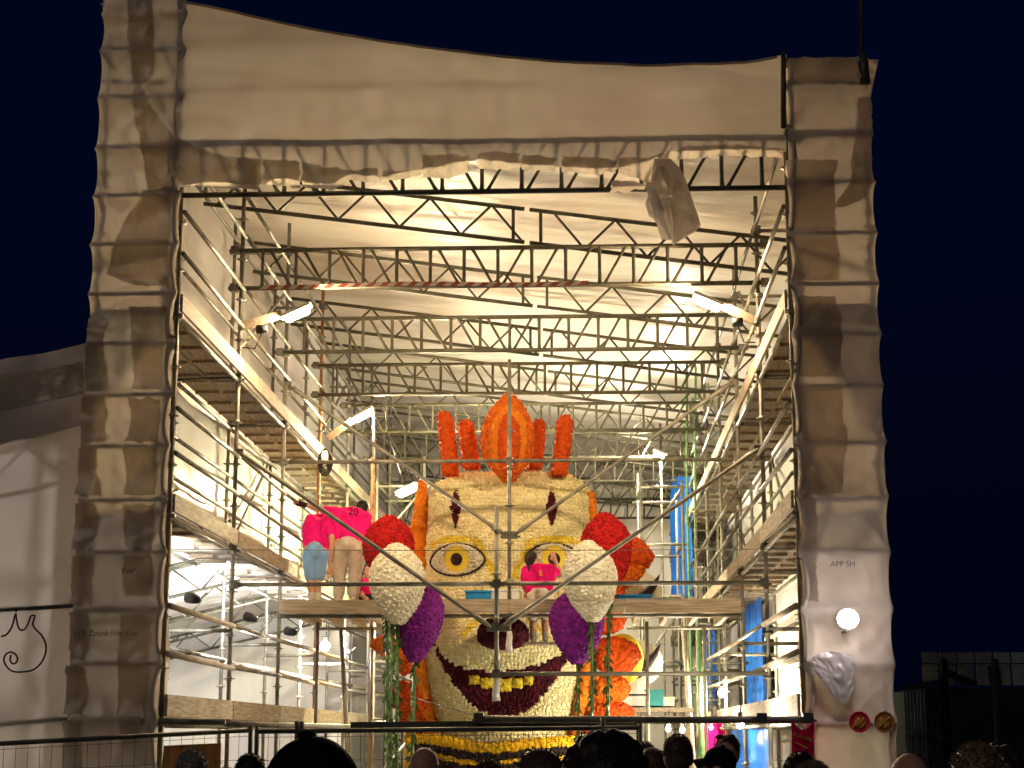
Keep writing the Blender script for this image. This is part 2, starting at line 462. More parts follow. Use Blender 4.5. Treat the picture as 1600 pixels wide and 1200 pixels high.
# striped barrier tape along the first girder
t = thing('barrier_tape', 'red and white striped tape along a lattice girder', 'tape', (-3.8, YB(1) - 0.05, 6.93))
k = 46
for i in range(k):
    xa = lerp(-3.72, 0.02, i / k); xb = lerp(-3.72, 0.02, (i + 1) / k)
    za, zb = 6.935 + 0.012 * math.sin(xa * 2.3), 6.935 + 0.012 * math.sin(xb * 2.3)
    def stripe(m):
        sk = 0.03
        m.add([(xa - sk, YB(1) - 0.045, za - 0.026), (xb - sk, YB(1) - 0.045, zb - 0.026), (xb + sk, YB(1) - 0.048, zb + 0.024), (xa + sk, YB(1) - 0.048, za + 0.024)], [(0, 1, 2, 3)])
    part('stripe', MAT['red_band' if i % 2 else 'white_band'], t, stripe, False)

def inner_tower(label, xs, ys, top, mat):
    t = thing('scaffold_tower', label, 'scaffold', ((xs[0] + xs[1]) / 2, (ys[0] + ys[1]) / 2, 0), 'slender towers behind the head')
    for x in xs:
        for y in ys:
            tubep('standard', MAT[mat], t, (x, y, 0.02), (x, y, top + random.uniform(-.3, .4)), 0.0245)
    z = 1.1; k = 0
    while z < top:
        for y in ys: tubep('ledger', MAT['steel'], t, (xs[0] - .1, y, z), (xs[1] + .1, y, z), 0.0235)
        for x in xs: tubep('ledger', MAT['steel'], t, (x, ys[0] - .1, z + .05), (x, ys[1] + .1, z + .05), 0.0235)
        if k % 2 == 0: tubep('brace', MAT['steel'], t, (xs[0], ys[0], z), (xs[1], ys[0], min(top, z + .95)), 0.0215)
        z += 0.98; k += 1
    for q in range(3):
        part('deck_plank', MAT['wood'], t, lambda m: m.box((lerp(xs[0], xs[1], .2 + .3 * q), (ys[0] + ys[1]) / 2, 4.15), (.13 * abs(xs[1] - xs[0]), (ys[1] - ys[0]) / 2 + .1, .02)), False)
inner_tower('slender scaffold tower behind the orange locks, near the green ropes', (0.92, 1.62), (29.6, 31.6), 6.2, 'steel')
inner_tower('slender scaffold tower behind the two bent workers', (-3.55, -2.75), (29.3, 31.2), 6.4, 'steel')

# ------------------------------------------------------------------ frames of tubes standing across the hall in front of the head
def cross_frame(label, y, xm, zlow, zhigh, rail, diag_lo, diag_hi, extra=None, capz=None):
    t = thing('cross_frame', label, 'scaffold', (xm, y, zlow))
    so = tubep('standard', MAT['steel'], t, (xm, y, zlow), (xm, y, zhigh), 0.0245)
    z = zlow + 0.18
    while z < zhigh: inst('rosette', ROSETTE, so, (xm, y, z)); z += 0.49
    tubep('ledger', MAT['steel'], t, (LXI, y, rail), (xm, y, rail), 0.0245)
    tubep('ledger', MAT['steel'], t, (xm, y, rail), (RXI, y, rail), 0.0245)
    for X, s in ((LXI, -1), (RXI, 1)):
        a = Vector((xm + s * 0.06, y - 0.04, diag_lo)); b = Vector((X - s * 0.05, y - 0.04, diag_hi)); d = b - a
        part('brace', MAT['steel'], t, lambda m: m.path([a, a + d * 0.04, a + d * 0.08, b - d * 0.1, b - d * 0.04, b], 0.0235, 8, lambda u: 0.7 if u in (0, 1) else (1.5 if u < 0.3 or u > 0.75 else 1.0)))
        inst('coupler', COUPLER, t, (a.x, y, diag_lo)); inst('coupler', COUPLER, t, (b.x, y, diag_hi)); inst('coupler', COUPLER, t, (X - s * 0.02, y, rail))
    inst('coupler', COUPLER, t, (xm, y, rail))
    if extra is not None:
        tubep('ledger', MAT['steel'], t, (xm, y, extra), (RXI, y, extra), 0.0245); inst('coupler', COUPLER, t, (xm, y, extra))
    def sleeve(m):
        m.path([(xm, y, zlow + 0.03), (xm + 0.004, y, zlow - 0.03), (xm - 0.006, y, zlow - 0.15), (xm, y, zlow - 0.23)], 0.045, 9, lambda u: 0.75 + 0.3 * u)
    part('end_sleeve', MAT['film_clear'], t, sleeve)
    return t
cross_frame('tube frame with a short post and two long diagonals before the nose', YB(1), Q(776, 900, YB(1)).x, Q(776, 1062, YB(1)).z, Q(776, 790, YB(1)).z,
            Q(776, 912, YB(1)).z, Q(776, 980, YB(1)).z, Q(380, 708, YB(1)).z, Q(776, 1053, YB(1)).z)
cross_frame('tube frame whose tall post crosses the orange tuft of hair', YB(2), Q(796, 800, YB(2)).x, Q(796, 990, YB(2)).z, Q(796, 562, YB(2)).z,
            Q(796, 720, YB(2)).z, Q(796, 836, YB(2)).z, Q(455, 603, YB(2)).z)

# ------------------------------------------------------------------ plastic film: pylons, header, roof, walls
YF = Y0 - 0.12
TIES_L = [Q(150, p, YF).z for p in (20, 78, 153, 230, 305, 381, 458, 536, 615, 695, 779, 863, 950, 1036, 1121, 1215)]
TIES_R = [Q(1380, p, YF).z for p in (88, 130, 205, 282, 362, 441, 520, 600, 688, 775, 862, 950, 1038, 1130, 1220)]
def pinch(z, ties):
    """0 at a tie tube, towards 1 in the middle of a panel"""
    d = 9
    for a, b in zip(ties, ties[1:]):
        if b <= z <= a: t = (z - b) / (a - b); return (4 * t * (1 - t)) ** 0.6
    return 0.5
def crease(a, b, seed):
    return max(0.0, 1 - 3.2 * abs(nz(a, b, seed))) ** 2
def film_y(X, z, ties):
    return YF - 0.014 * crease(X * 2.6 + z * 1.3, z * 1.1 - X, 3) - 0.012 * crease(X * 1.9 - z * 2.2, z * 0.8, 8) * pinch(z, ties) + 0.055 * pinch(z, ties) + 0.012 * nz(X * 3.1, z * 3.7, 4) + 0.01 * nz(X * 9, z * 8, 1)
def pylon(label, xin, xout, top_in, top_out, ties, ztab_top=None):
    t = thing('film_pylon', label, 'plastic sheeting', ((xin + xout) / 2, YF, 0), 'film wrapped pylons of the hall front')
    s = 1 if xout > xin else -1
    # around the pylon: return on the hall side, front, return along the outside
    sec = [(0.0, 'in'), (0.14, 'front'), (0.74, 'out'), (1.0, 'out')]
    def fn(u, v):
        if u < 0.1:
            w = u / 0.1; x = xin + s * 0.03; y = YF + 0.34 * (1 - w) ; X = xin
        elif u < 0.62:
            w = (u - 0.1) / 0.52; x = lerp(xin, xout, w); y = YF; X = x
        else:
            w = (u - 0.62) / 0.38; x = xout; y = YF + 3.2 * w; X = xout
        top = lerp(top_in, top_out, min(1, max(0, (u - 0.1) / 0.52)))
        if u > 0.62: top -= 0.35 * min(1, (u - 0.62) / 0.1) * (1 if s > 0 else 0)
        z = lerp(0.0, top, v)
        p = pinch(z, ties)
        amp = 0.045
        edge_in = max(0, 1 - abs(u - 0.1) / 0.1); edge_out = max(0, 1 - abs(u - 0.62) / 0.12)
        x += -s * amp * p * edge_out + s * (0.05 * p * edge_in) + s * 0.03 * nz(z * 2.3, 7.7, xin) * edge_in
        if 0.1 <= u <= 0.62: y = film_y(X, z, ties)
        else: y += 0.03 * nz(x * 3 + y * 2, z * 3, 2)
        if u < 0.1: x += s * (0.05 * nz(z * 1.7, y * 4, 3) + 0.04)
        return (x, y, z)
    part('film', MAT['film'], t, lambda m: m.grid(72, 260, fn))
    # ledgers pressing against the film
    for z in ties[1:-1]:
        if z > min(top_in, top_out) + 0.2: continue
        tubep('tie_tube', MAT['steel'], t, (xin + s * 0.05, YF + 0.047, z), (xout - s * 0.03, YF + 0.047, z), 0.022, 8)
    return t
def strip_patch(parent, rows, ties, mat='film_patch', lift=0.014, jag=4.0, seed=0, nu=10):
    """second layer of film lying on the first: rows of (photo row, left, right)"""
    rows = sorted(rows); L = [(r[0], r[1]) for r in rows]; Rr = [(r[0], r[2]) for r in rows]
    y0, y1 = rows[0][0], rows[-1][0]; nv = max(6, int((y1 - y0) / 5))
    def fn(u, v):
        py = lerp(y0, y1, v)
        l = interp(L, py) + jag * (nz(py * 0.05, seed, 1) + 0.7 * nz(py * 0.17, seed, 2)); r = interp(Rr, py) + jag * (nz(py * 0.05, seed, 5) + 0.7 * nz(py * 0.17, seed, 6))
        px = lerp(l, r, u)
        if v in (0, 1): py += jag * nz(px * 0.08, seed, 3)
        p = Q(px, py, YF)
        return (p.x, film_y(p.x, p.z, ties) - lift - 0.006 * (1 + nz(p.x * 6, p.z * 6, seed)), p.z)
    return part('film_patch', MAT[mat], parent, lambda m: m.grid(nu, nv, fn))

zt = lambda px, py: Q(px, py, YF).z
pyl_l = pylon('film wrapped pylon with two dark patched strips beside the low side tent', LXI + 0.05, LXO - 0.14, zt(283, -6), zt(155, -10), TIES_L)
pyl_r = pylon('film wrapped pylon carrying the white floodlight and two round badges', RXI - 0.05, RXO + 0.12, zt(1225, 90), zt(1345, 88), TIES_R)
sp = lambda par, rows, ties, sd, **k: strip_patch(par, rows, ties, seed=sd, **k)
sp(pyl_l, [(-4, 200, 236), (60, 198, 240), (95, 203, 243), (118, 206, 232), (126, 208, 217), (160, 206, 232), (200, 212, 262), (225, 220, 285), (262, 224, 278), (300, 232, 276)], TIES_L, 1)
sp(pyl_l, [(296, 225, 268), (330, 205, 264), (352, 188, 264), (372, 182, 262), (400, 172, 262), (428, 166, 262), (446, 212, 260)], TIES_L, 2)
sp(pyl_l, [(478, 200, 258), (520, 205, 255), (560, 206, 254), (608, 206, 252)], TIES_L, 3)
sp(pyl_l, [(495, 137, 172), (530, 134, 160), (570, 132, 165), (610, 130, 168)], TIES_L, 4)
sp(pyl_l, [(620, 128, 163), (640, 126, 168), (660, 126, 164), (690, 125, 166)], TIES_L, 5)
sp(pyl_l, [(622, 200, 248), (650, 204, 250), (690, 196, 246)], TIES_L, 6)
sp(pyl_l, [(700, 122, 152), (740, 120, 150), (774, 118, 160)], TIES_L, 7)
sp(pyl_l, [(700, 190, 246), (740, 196, 244), (774, 194, 242)], TIES_L, 8)
sp(pyl_l, [(786, 118, 148), (810, 115, 155), (840, 114, 148), (858, 113, 146)], TIES_L, 9)
sp(pyl_l, [(788, 192, 240), (820, 190, 240), (848, 196, 236), (860, 204, 238)], TIES_L, 10)
sp(pyl_l, [(868, 112, 148), (910, 110, 142), (945, 109, 145)], TIES_L, 11)
sp(pyl_l, [(868, 192, 236), (900, 190, 238), (930, 192, 236)], TIES_L, 12)
sp(pyl_l, [(956, 108, 136), (980, 108, 142), (1010, 108, 138), (1030, 108, 132)], TIES_L, 13)
sp(pyl_l, [(960, 190, 236), (990, 186, 234), (1030, 184, 232), (1080, 183, 232), (1110, 184, 228), (1150, 186, 210), (1168, 190, 196)], TIES_L, 14, lift=0.03)
sp(pyl_l, [(1040, 104, 130), (1080, 102, 138), (1116, 100, 130)], TIES_L, 15)
sp(pyl_l, [(1126, 98, 128), (1160, 97, 124), (1210, 96, 126)], TIES_L, 16)
sp(pyl_r, [(248, 1228, 1312), (262, 1228, 1308), (275, 1230, 1302), (310, 1240, 1306), (360, 1244, 1306)], TIES_R, 21)
sp(pyl_r, [(368, 1246, 1308), (400, 1242, 1312), (438, 1244, 1312)], TIES_R, 22)
sp(pyl_r, [(462, 1244, 1306), (500, 1242, 1316), (560, 1248, 1314), (588, 1250, 1320)], TIES_R, 23)
sp(pyl_r, [(606, 1246, 1316), (650, 1250, 1318), (690, 1250, 1326), (730, 1250, 1318), (772, 1252, 1316)], TIES_R, 24)
sp(pyl_r, [(780, 1254, 1274), (830, 1252, 1278), (880, 1256, 1276), (940, 1262, 1280)], TIES_R, 25)
sp(pyl_r, [(150, 1340, 1362), (200, 1338, 1364), (240, 1332, 1362), (280, 1330, 1362), (310, 1312, 1350), (322, 1305, 1318)], TIES_R, 26)
sp(pyl_r, [(90, 1232, 1350), (128, 1230, 1356)], TIES_R, 27)
# pole tips that stick out above the pylons, tape stubs
tubep('pole_tip', MAT['steel_dark'], pyl_r, Q(1224, 200, YF - 0.05), Q(1224, 80, YF - 0.05), 0.024)
tubep('pole_tip', MAT['steel_dark'], pyl_r, Q(1352, 130, YF - 0.06), Q(1347, 84, YF - 0.06), 0.05)
tubep('mast', MAT['steel_dark'], pyl_r, Q(1348, 100, YF - 0.04), Q(1342, -120, YF - 0.04), 0.02)
for a in ((1341, 92), (1342, 118)):
    part('tape_stub', MAT['white_band'], pyl_r, lambda m: m.box(Q(a[0], a[1], YF - 0.08), (0.02, 0.012, 0.025)), False)

# header film over the first girder
TOP = [(275, -2), (330, 8), (420, 28), (500, 46), (600, 62), (700, 76), (800, 87), (900, 95), (1000, 100), (1100, 98), (1170, 94), (1228, 84)]
BOT = [(275, 302), (330, 292), (372, 296), (400, 300), (440, 286), (470, 292), (520, 297), (545, 280), (600, 285), (640, 276), (690, 268), (740, 258), (790, 262), (840, 266), (900, 270), (960, 272), (1010, 262), (1040, 246), (1080, 246), (1140, 242), (1228, 244)]
HT = [Q(700, p, YF).z for p in (60, 222, 300)]
def header_y(x, z): return YF + 0.02 - 0.012 * crease(x * 0.5 + z * 0.9, z * 1.6 - x * .3, 5) - 0.008 * crease(x * 1.5, z * 0.5, 2) + 0.014 * nz(x * 1.4, z * 2.2, 9) + 0.01 * nz(x * 5, z * 5, 3)
hdr = thing('header_film', 'broad sagging film header spanning between the two pylons', 'plastic sheeting', (-0.9, YF, 7.0))
def hfn(u, v):
    px = lerp(276, 1229, u)
    pt = interp(TOP, px); pb = interp(BOT, px) + 3 * nz(px * 0.09, 3) - 8
    p = Q(px, lerp(pb, pt, v), YF)
    return (p.x, header_y(p.x, p.z), p.z)
part('film', MAT['film'], hdr, lambda m: m.grid(150, 60, hfn))
def seam(m):
    pts = [Q(px, 222 - 4 * (px - 285) / 940, YF) for px in range(285, 1226, 20)]
    m.path([Vector((p.x, header_y(p.x, p.z) + 0.035, p.z)) for p in pts], 0.018, 6)
part('tie_tube', MAT['steel_dark'], hdr, seam)
def hem(m):
    pts = [Q(px, interp(TOP, px) + 2, YF) for px in range(290, 1224, 12)]
    m.path([Vector((p.x, header_y(p.x, p.z) - 0.004, p.z)) for p in pts], 0.013, 6)
part('hem_rope', MAT['film_patch'], hdr, hem)
def hpatch(rows, sd, lift=0.02, jag=4):
    """ragged doubled film along the lower edge: (photo column, top, bottom)"""
    T = [(r[0], r[1]) for r in rows]; B = [(r[0], r[2]) for r in rows]; x0, x1 = rows[0][0], rows[-1][0]
    def fn(u, v):
        px = lerp(x0, x1, u)
        a = interp(T, px) + jag * nz(px * 0.06, sd, 1) + jag * .6 * nz(px * .2, sd, 4); b = interp(B, px) + jag * nz(px * 0.07, sd, 2) + jag * .7 * nz(px * .23, sd, 5)
        if u in (0, 1): px += 5 * nz(v * 4, sd, 7)
        p = Q(px, lerp(a, b, v), YF)
        return (p.x, header_y(p.x, p.z) - lift - 0.02 * nz(p.x * 5, p.z * 12, sd), p.z)
    part('film_patch', MAT['film_patch'], hdr, lambda m: m.grid(max(8, int((x1 - x0) / 5)), 8, fn))
hpatch([(262, 205, 268), (290, 222, 292), (320, 235, 292), (345, 243, 294), (402, 248, 296)], 31)
hpatch([(372, 248, 294), (408, 250, 298)], 32)
hpatch([(412, 250, 288), (440, 251, 290), (468, 254, 294)], 33)
hpatch([(472, 254, 292), (520, 262, 298), (545, 266, 282), (590, 262, 286)], 34)
hpatch([(598, 266, 284), (640, 268, 278), (660, 266, 274)], 35)
hpatch([(660, 243, 276), (700, 242, 280), (733, 242, 270)], 36)
hpatch([(745, 240, 264), (780, 236, 266), (812, 240, 262)], 37)
hpatch([(815, 242, 264), (850, 244, 268), (868, 246, 268)], 38)
hpatch([(878, 244, 270), (930, 246, 272), (962, 250, 270)], 39)
hpatch([(966, 246, 270), (1000, 246, 280), (1020, 244, 290), (1046, 236, 262)], 40)
hpatch([(1030, 240, 252), (1080, 228, 248), (1150, 226, 244), (1222, 232, 246)], 41)
hpatch([(955, 284, 302), (975, 280, 300), (1008, 288, 296)], 42, 0.03, 7)

# roof film and the long walls
def billow(y):
    t = ((y - Y0) / BAY) % 1.0
    return 4 * t * (1 - t)
def rfn(u, v):
    x = lerp(LXO - 0.15, RXO + 0.2, u); y = lerp(YF + 0.06, YEND, v)
    z = roof_z(x)
    f = sstep(YF + 1.4, YF, y)
    px = 920 + x * F_PX / Y0
    z = lerp(z, Q(px, interp(TOP, px) + 3, YF).z - 0.01, f)
    z += (0.06 * billow(y) + 0.03 * nz(x * 0.7, y * 2.1, 5) + 0.016 * nz(x * 1.8, y * 6, 8)) * (1 - f)
    return (x, y, z)
m = MB(); m.grid(110, 260, rfn)
tag(m.build('roof_film', MAT['film_roof']), 'wrinkled translucent roof film pulled over the sloping trusses', 'plastic sheeting')
def wall(label, x, z0fn, z1fn, y0, y1, sgn, mat='film_wall', name='wall_film'):
    def fn(u, v):
        y = lerp(y0, y1, u); z = lerp(z0fn(y), z1fn(y), v)
        return (x + sgn * (0.05 * billow(y) + 0.03 * nz(y * 1.6, z * 0.5, x) + 0.015 * nz(y * 5, z * 1.2, 2)), y, z)
    m = MB(); m.grid(150, 40, fn)
    return tag(m.build(name, MAT[mat]), label, 'plastic sheeting')
wall('upper wall film behind the scaffold decks, above the side hall roof', LXO - 0.09, lambda y: 4.62, lambda y: roof_z(LXO) + 0.02, YF + 0.75, YEND, -1)
wall('wall film closing the hall side beyond the end of the side hall', LXO - 0.085, lambda y: 0.0, lambda y: 4.64, SEND - 0.1, YEND, -1)
wall('full height wall film behind the blue tarpaulins', RXO + 0.1, lambda y: 0.0, lambda y: roof_z(RXO) + 0.02, YF + 0.2, YEND, 1)
def bfn(u, v):
    x = lerp(LXO - 0.1, RXO + 0.1, u); z = lerp(0, roof_z(x) + 0.05, v)
    return (x, YEND - 0.05 + 0.05 * nz(x * 1.2, z * 0.6, 5) + 0.02 * nz(x * 5, z * 2, 6), z)
m = MB(); m.grid(60, 50, bfn)
tag(m.build('wall_film', MAT['film_wall']), 'pale end wall film closing the hall behind the head', 'plastic sheeting')

# ------------------------------------------------------------------ low side hall (lean-to tent)
WX = -9.6
def lean_z(x): return 4.78 + 0.23 * (x - LXO)
def lfn(u, v):
    x = lerp(WX, LXO - 0.1, u); y = lerp(YF + 0.1, SEND - 0.1, v)
    return (x, y, lean_z(x) + 0.10 * (0.5 - billow(y)) * 0.8 + 0.05 * nz(x * 1.3, y * 1.1, 2) + 0.025 * nz(x * 3.5, y * 3.3, 3))
m = MB(); m.grid(70, 170, lfn)
tag(m.build('roof_film', MAT['film_roof']), 'crumpled roof film of the low side hall', 'plastic sheeting')
m = MB(); m.grid(50, 30, lambda u, v: (lerp(WX, LXO - 0.1, u), SEND - 0.15 + 0.04 * nz(u * 9, v * 4, 3), lerp(0, lean_z(lerp(WX, LXO, u)) + 0.03, v)))
tag(m.build('wall_film', MAT['film_wall']), 'bright end wall film of the low side hall', 'plastic sheeting')
m = MB(); m.grid(80, 20, lambda u, v: (WX + 0.05 * nz(u * 12, v * 3, 8), lerp(YF, SEND, u), lerp(0, lean_z(WX) + 0.04, v)))
tag(m.build('wall_film', MAT['film_wall']), 'outer long wall film of the low side hall', 'plastic sheeting')
for n in range(0, 7):
    y = YB(n) + 0.55
    t = thing('side_truss', 'rising lattice truss under the side hall roof, %s from the hall front' % ORD[n], 'truss', (-7, y, 4.2), 'trusses of the side hall')
    for dz in (-0.06, -0.48):
        tubep('chord', MAT['girder_steel'], t, (WX + 0.1, y, lean_z(WX) + dz - 0.05), (LXO - 0.05, y, lean_z(LXO) + dz - 0.05), 0.0235)
    x = WX + 0.2; up = True
    while x < LXO - 0.5:
        x2 = x + 0.45
        tubep('web_diagonal', MAT['girder_steel'], t, (x, y, lean_z(x) - 0.11 - (0.42 if up else 0)), (x2, y, lean_z(x2) - 0.11 - (0 if up else 0.42)), 0.014, 6)
        x = x2; up = not up
# front of the side tent
tent = thing('side_tent_front', 'pinkish film front of the low side tent with a drawn curl', 'plastic sheeting', (-6.5, YF, 0))
def tz(x): return interp([(-9.7, 4.55), (Q(0, 556, YF).x, zt(0, 556)), (Q(60, 546, YF).x, zt(60, 546)), (Q(133, 530, YF).x, zt(133, 530))], x)
def tent_y(x, z): return YF + 0.14 + 0.03 * nz(x * 1.6, z * 1.2, 4) + 0.012 * nz(x * 5 + z * 2, z * 4, 5) + 0.02 * abs(nz(x * 2.5 - z * 1.5, z * 0.7, 12))
m_ = part('film', MAT['film_lit'], tent, lambda m: m.grid(90, 90, lambda u, v: (lambda x, z: (x, tent_y(x, z), z))(lerp(WX, LXO - 0.0, u), lerp(0, tz(lerp(WX, LXO, u)), v))))
def tband(rows, sd):
    T = [(r[0], r[1]) for r in rows]; B = [(r[0], r[2]) for r in rows]; x0, x1 = rows[0][0], rows[-1][0]
    def fn(u, v):
        px = lerp(x0, x1, u); a = interp(T, px) + 3 * nz(px * .05, sd); b = interp(B, px) + 3 * nz(px * .06, sd, 3)
        p = Q(px, lerp(a, b, v), YF); return (p.x, tent_y(p.x, p.z) - 0.02 - 0.012 * nz(p.x * 5, p.z * 5, sd), p.z)
    part('film_patch', MAT['film_patch'], tent, lambda m: m.grid(40, 12, fn))
tband([(-120, 600, 668), (-40, 585, 645), (0, 580, 636), (60, 574, 622), (124, 560, 608)], 51)
for (a, b) in (((-120, 958), (120, 944)), ((-120, 1140), (110, 1122))):
    pa, pb = Q(*a, YF), Q(*b, YF)
    tubep('tie_tube', MAT['steel_dark'], tent, (pa.x, YF + 0.165, pa.z), (pb.x, YF + 0.165, pb.z), 0.022)
def stroke(m, pts, r=0.011):
    out = []
    for k in range(len(pts) - 1):                       # Catmull-Rom through the pen points
        p0, p1, p2, p3 = [Vector(pts[max(0, min(len(pts) - 1, k + d))]) for d in (-1, 0, 1, 2)]
        for s in range(6):
            t = s / 6
            out.append(0.5 * ((2 * p1) + (p2 - p0) * t + (2 * p0 - 5 * p1 + 4 * p2 - p3) * t * t + (3 * p1 - p0 - 3 * p2 + p3) * t ** 3))
    out.append(Vector(pts[-1])); w = []
    for p in out:
        q = Q(p.x, p.y, YF); w.append(Vector((q.x, tent_y(q.x, q.z) - 0.004, q.z)))
    m.path(w, r, 6)
PEN = [[(-6, 993), (2, 990), (10, 978), (15, 962), (17, 958), (18, 968), (21, 980), (27, 983), (33, 978), (38, 966), (40, 961), (46, 960), (45, 966), (43, 974), (48, 982), (58, 992), (64, 1006), (63, 1022), (56, 1036), (44, 1046), (28, 1049), (12, 1048), (2, 1040), (-2, 1030), (1, 1022), (8, 1018), (15, 1020), (20, 1027), (18, 1034), (12, 1036), (8, 1030), (10, 1022)],
       [(17, 952), (19, 953)]]
for p in PEN: part('pen_stroke', MAT['ink'], tent, lambda m: stroke(m, p, 0.009 if len(p) > 3 else 0.016))

def text_part(s, mat, parent, px, py, hpx, Y, yoff=0.0, rot=0.0, flip=False, name='lettering', extr=0.001):
    cu = bpy.data.curves.new('lettering', 'FONT'); cu.body = s; cu.size = hpx / F_PX * Y * 1.35; cu.extrude = extr; cu.align_x = 'CENTER'; cu.align_y = 'CENTER'
    o = bpy.data.objects.new('tmp', cu); col.objects.link(o)
    me = bpy.data.meshes.new_from_object(o.evaluated_get(bpy.context.evaluated_depsgraph_get()))
    bpy.data.objects.remove(o); me.materials.clear(); me.materials.append(mat)
    p = Q(px, py, Y) + Vector((0, yoff, 0))
    M = Matrix.Translation(p) @ Matrix.Rotation(rot, 4, 'Y') @ Matrix.Rotation(math.pi / 2, 4, 'X') @ Matrix.Diagonal((-1 if flip else 1, 1, 1, 1))
    me.transform(M)
    ob = bpy.data.objects.new(name, me); col.objects.link(ob); attach(ob, parent); return ob
text_part('APP SH', MAT['ink_grey'], pyl_r, 1316, 882, 9, YF, -0.035)
text_part('f/m\u00b2', MAT['ink'], pyl_l, 203, 893, 10, YF, -0.045)
text_part('APP Zpunk Film Kon', MAT['ink_grey'], pyl_l, 168, 990, 9, YF, -0.05, 0.0)
# torn lower film, bundle of film hanging from the header
bun = thing('film_bundle', 'torn bundle of grey film dangling from the header', 'plastic bundle', Q(1050, 260, YF))
OUT = [(1022, 250), (1048, 248), (1062, 262), (1072, 282), (1078, 302), (1090, 334), (1095, 352), (1086, 362), (1068, 372), (1052, 383), (1042, 366), (1030, 348), (1014, 338), (1008, 320), (1016, 298), (1018, 276)]
def bundle(m):
    c = Vector((1046, 318)); nr = 8; o = []
    def ring(k, front):
        r = []
        for (a, b) in OUT:
            p = c.lerp(Vector((a, b)), k); q = Q(p.x, p.y, YF - 0.1)
            dep = 0.16 * math.sqrt(max(0, 1 - k ** 3)) * (1 + 0.5 * nz(p.x * .05, p.y * .05)) + 0.05 * nz(p.x * 0.09, p.y * 0.09, 2)
            crease = 0.05 * max(0, 1 - abs((p.x - 1038) - (p.y - 300) * 0.25) / 10)
            r.append((q.x, q.y + (-dep - crease if front else dep * 0.6), q.z))
        return r
    n = len(OUT); vs = []; fs = []
    ks = [0.02, 0.25, 0.5, 0.7, 0.85, 0.96, 1.0]
    for front in (True, False):
        base = len(vs)
        for k in ks: vs += ring(k, front)
        for j in range(len(ks) - 1):
            for i in range(n):
                i2 = (i + 1) % n; f = (base + j * n + i, base + j * n + i2, base + (j + 1) * n + i2, base + (j + 1) * n + i)
                fs.append(f if not front else f[::-1])
    m.add(vs, fs)
part('film', MAT['film_grey'], bun, bundle, False)
part('torn_flap', MAT['film'], bun, lambda m: m.grid(6, 14, lambda u, v: (lambda p: (p.x, p.y - 0.16 - 0.03 * nz(u * 4, v * 7), p.z))(Q(lerp(1006, 1022, u) + 26 * v + 5 * nz(v * 9, 3), lerp(292, 382, v), YF - 0.12))))
# loose glossy film around the floodlight
m = MB()
m.grid(24, 24, lambda u, v: (lambda p: (p.x, p.y - 0.05 - 0.03 * abs(nz(u * 5, v * 3, 2)) - 0.01 * nz(u * 14, v * 8, 4), p.z))(Q(lerp(1268, 1332, u) + 3 * nz(v * 6, 1), lerp(1018 + 10 * abs(u - .5), lerp(1052, 1100, sstep(0, .75, u)) - 18 * max(0, u - .85) / .15, v), YF)))
o = m.build('film_patch', MAT['film_clear'], pyl_r); o['label'] = 'shiny torn clear film below the floodlight'

# ------------------------------------------------------------------ lamps
def rope_part(t, pts):
    part('hanger', MAT['rubber'], t, lambda m: m.path(pts, .009, 6))
def tube_lamp(label, px, py, Y, ang, mat, arm=None, L=0.30, r=0.042):
    c = Q(px, py, Y)
    t = thing('work_lamp', label, 'lamp', c, 'glowing work lamps in the hall')
    d = Vector((math.cos(ang), 0.0, math.sin(ang)))
    up = Vector((-math.sin(ang), 0, math.cos(ang)))
    part('glowing_tube', MAT[mat], t, lambda m: m.cap(c - d * (L / 2 - r), c + d * (L / 2 - r), r, r, 8))
    def house(m):                       # reflector trough over the tube, open towards the float
        side = d.cross(up)
        def fn(u, v):
            a = lerp(-1.15, 1.15, v)
            return c + d * ((u - .5) * (L + .07)) + up * (.078 * math.cos(a)) + side * (.078 * math.sin(a))
        m.grid(2, 10, fn)
        m.grid(2, 10, lambda u, v: fn(u, v) + up * .012)
    part('reflector', MAT['white_plastic'], t, house)
    if arm: arm(t, c)
    return t
def board_arm(px, py, Y, w=0.1):
    def f(t, c):
        b = Q(px, py, Y); d = (b - c)
        part('bracket_board', MAT['wood'], t, lambda m: m.beam(c + d.normalized() * 0.2 + Vector((0, 0.05, 0.06)), b, 0.04, w), False)
        part('wiring_box', MAT['rubber'], t, lambda m: (m.box(c + d * 0.62 + Vector((0, -0.05, -0.10)), (0.06, 0.04, 0.045)), m.path([c + d * 0.62 + Vector((0, -.05, -.14)), c + d * 0.75 + Vector((0, -.02, -.3)), c + d * 0.98 + Vector((0, 0, -.25))], 0.008)))
    return f
tube_lamp('warm tube lamp on a wooden arm beside the striped tape', 465, 492, YB(1) - 0.1, math.radians(24), 'lamp_warm', board_arm(378, 510, YB(1) - 0.02))
tube_lamp('warm tube lamp on a wooden arm under the sloping trusses, facing the taped girder end', 1105, 475, YB(1) - 0.1, math.radians(-24), 'lamp_warm', board_arm(1180, 502, YB(1) - 0.02))
def pole_arm(px, y0, y1, Y):
    def f(t, c):
        tubep('pole', MAT['white_plastic'], t, Q(px, y0, Y), Q(px, y1, Y), 0.02)
        part('bracket_board', MAT['wood'], t, lambda m: m.beam(c + Vector((-0.15, 0.06, -0.04)), Q(512, 685, Y), 0.05, 0.1), False)
    return f
tube_lamp('warm tube lamp on a pale pole above the bent workers', 568, 650, YB(3) + 0.2, math.radians(28), 'lamp_warm', pole_arm(584, 640, 725, YB(3) + 0.2))
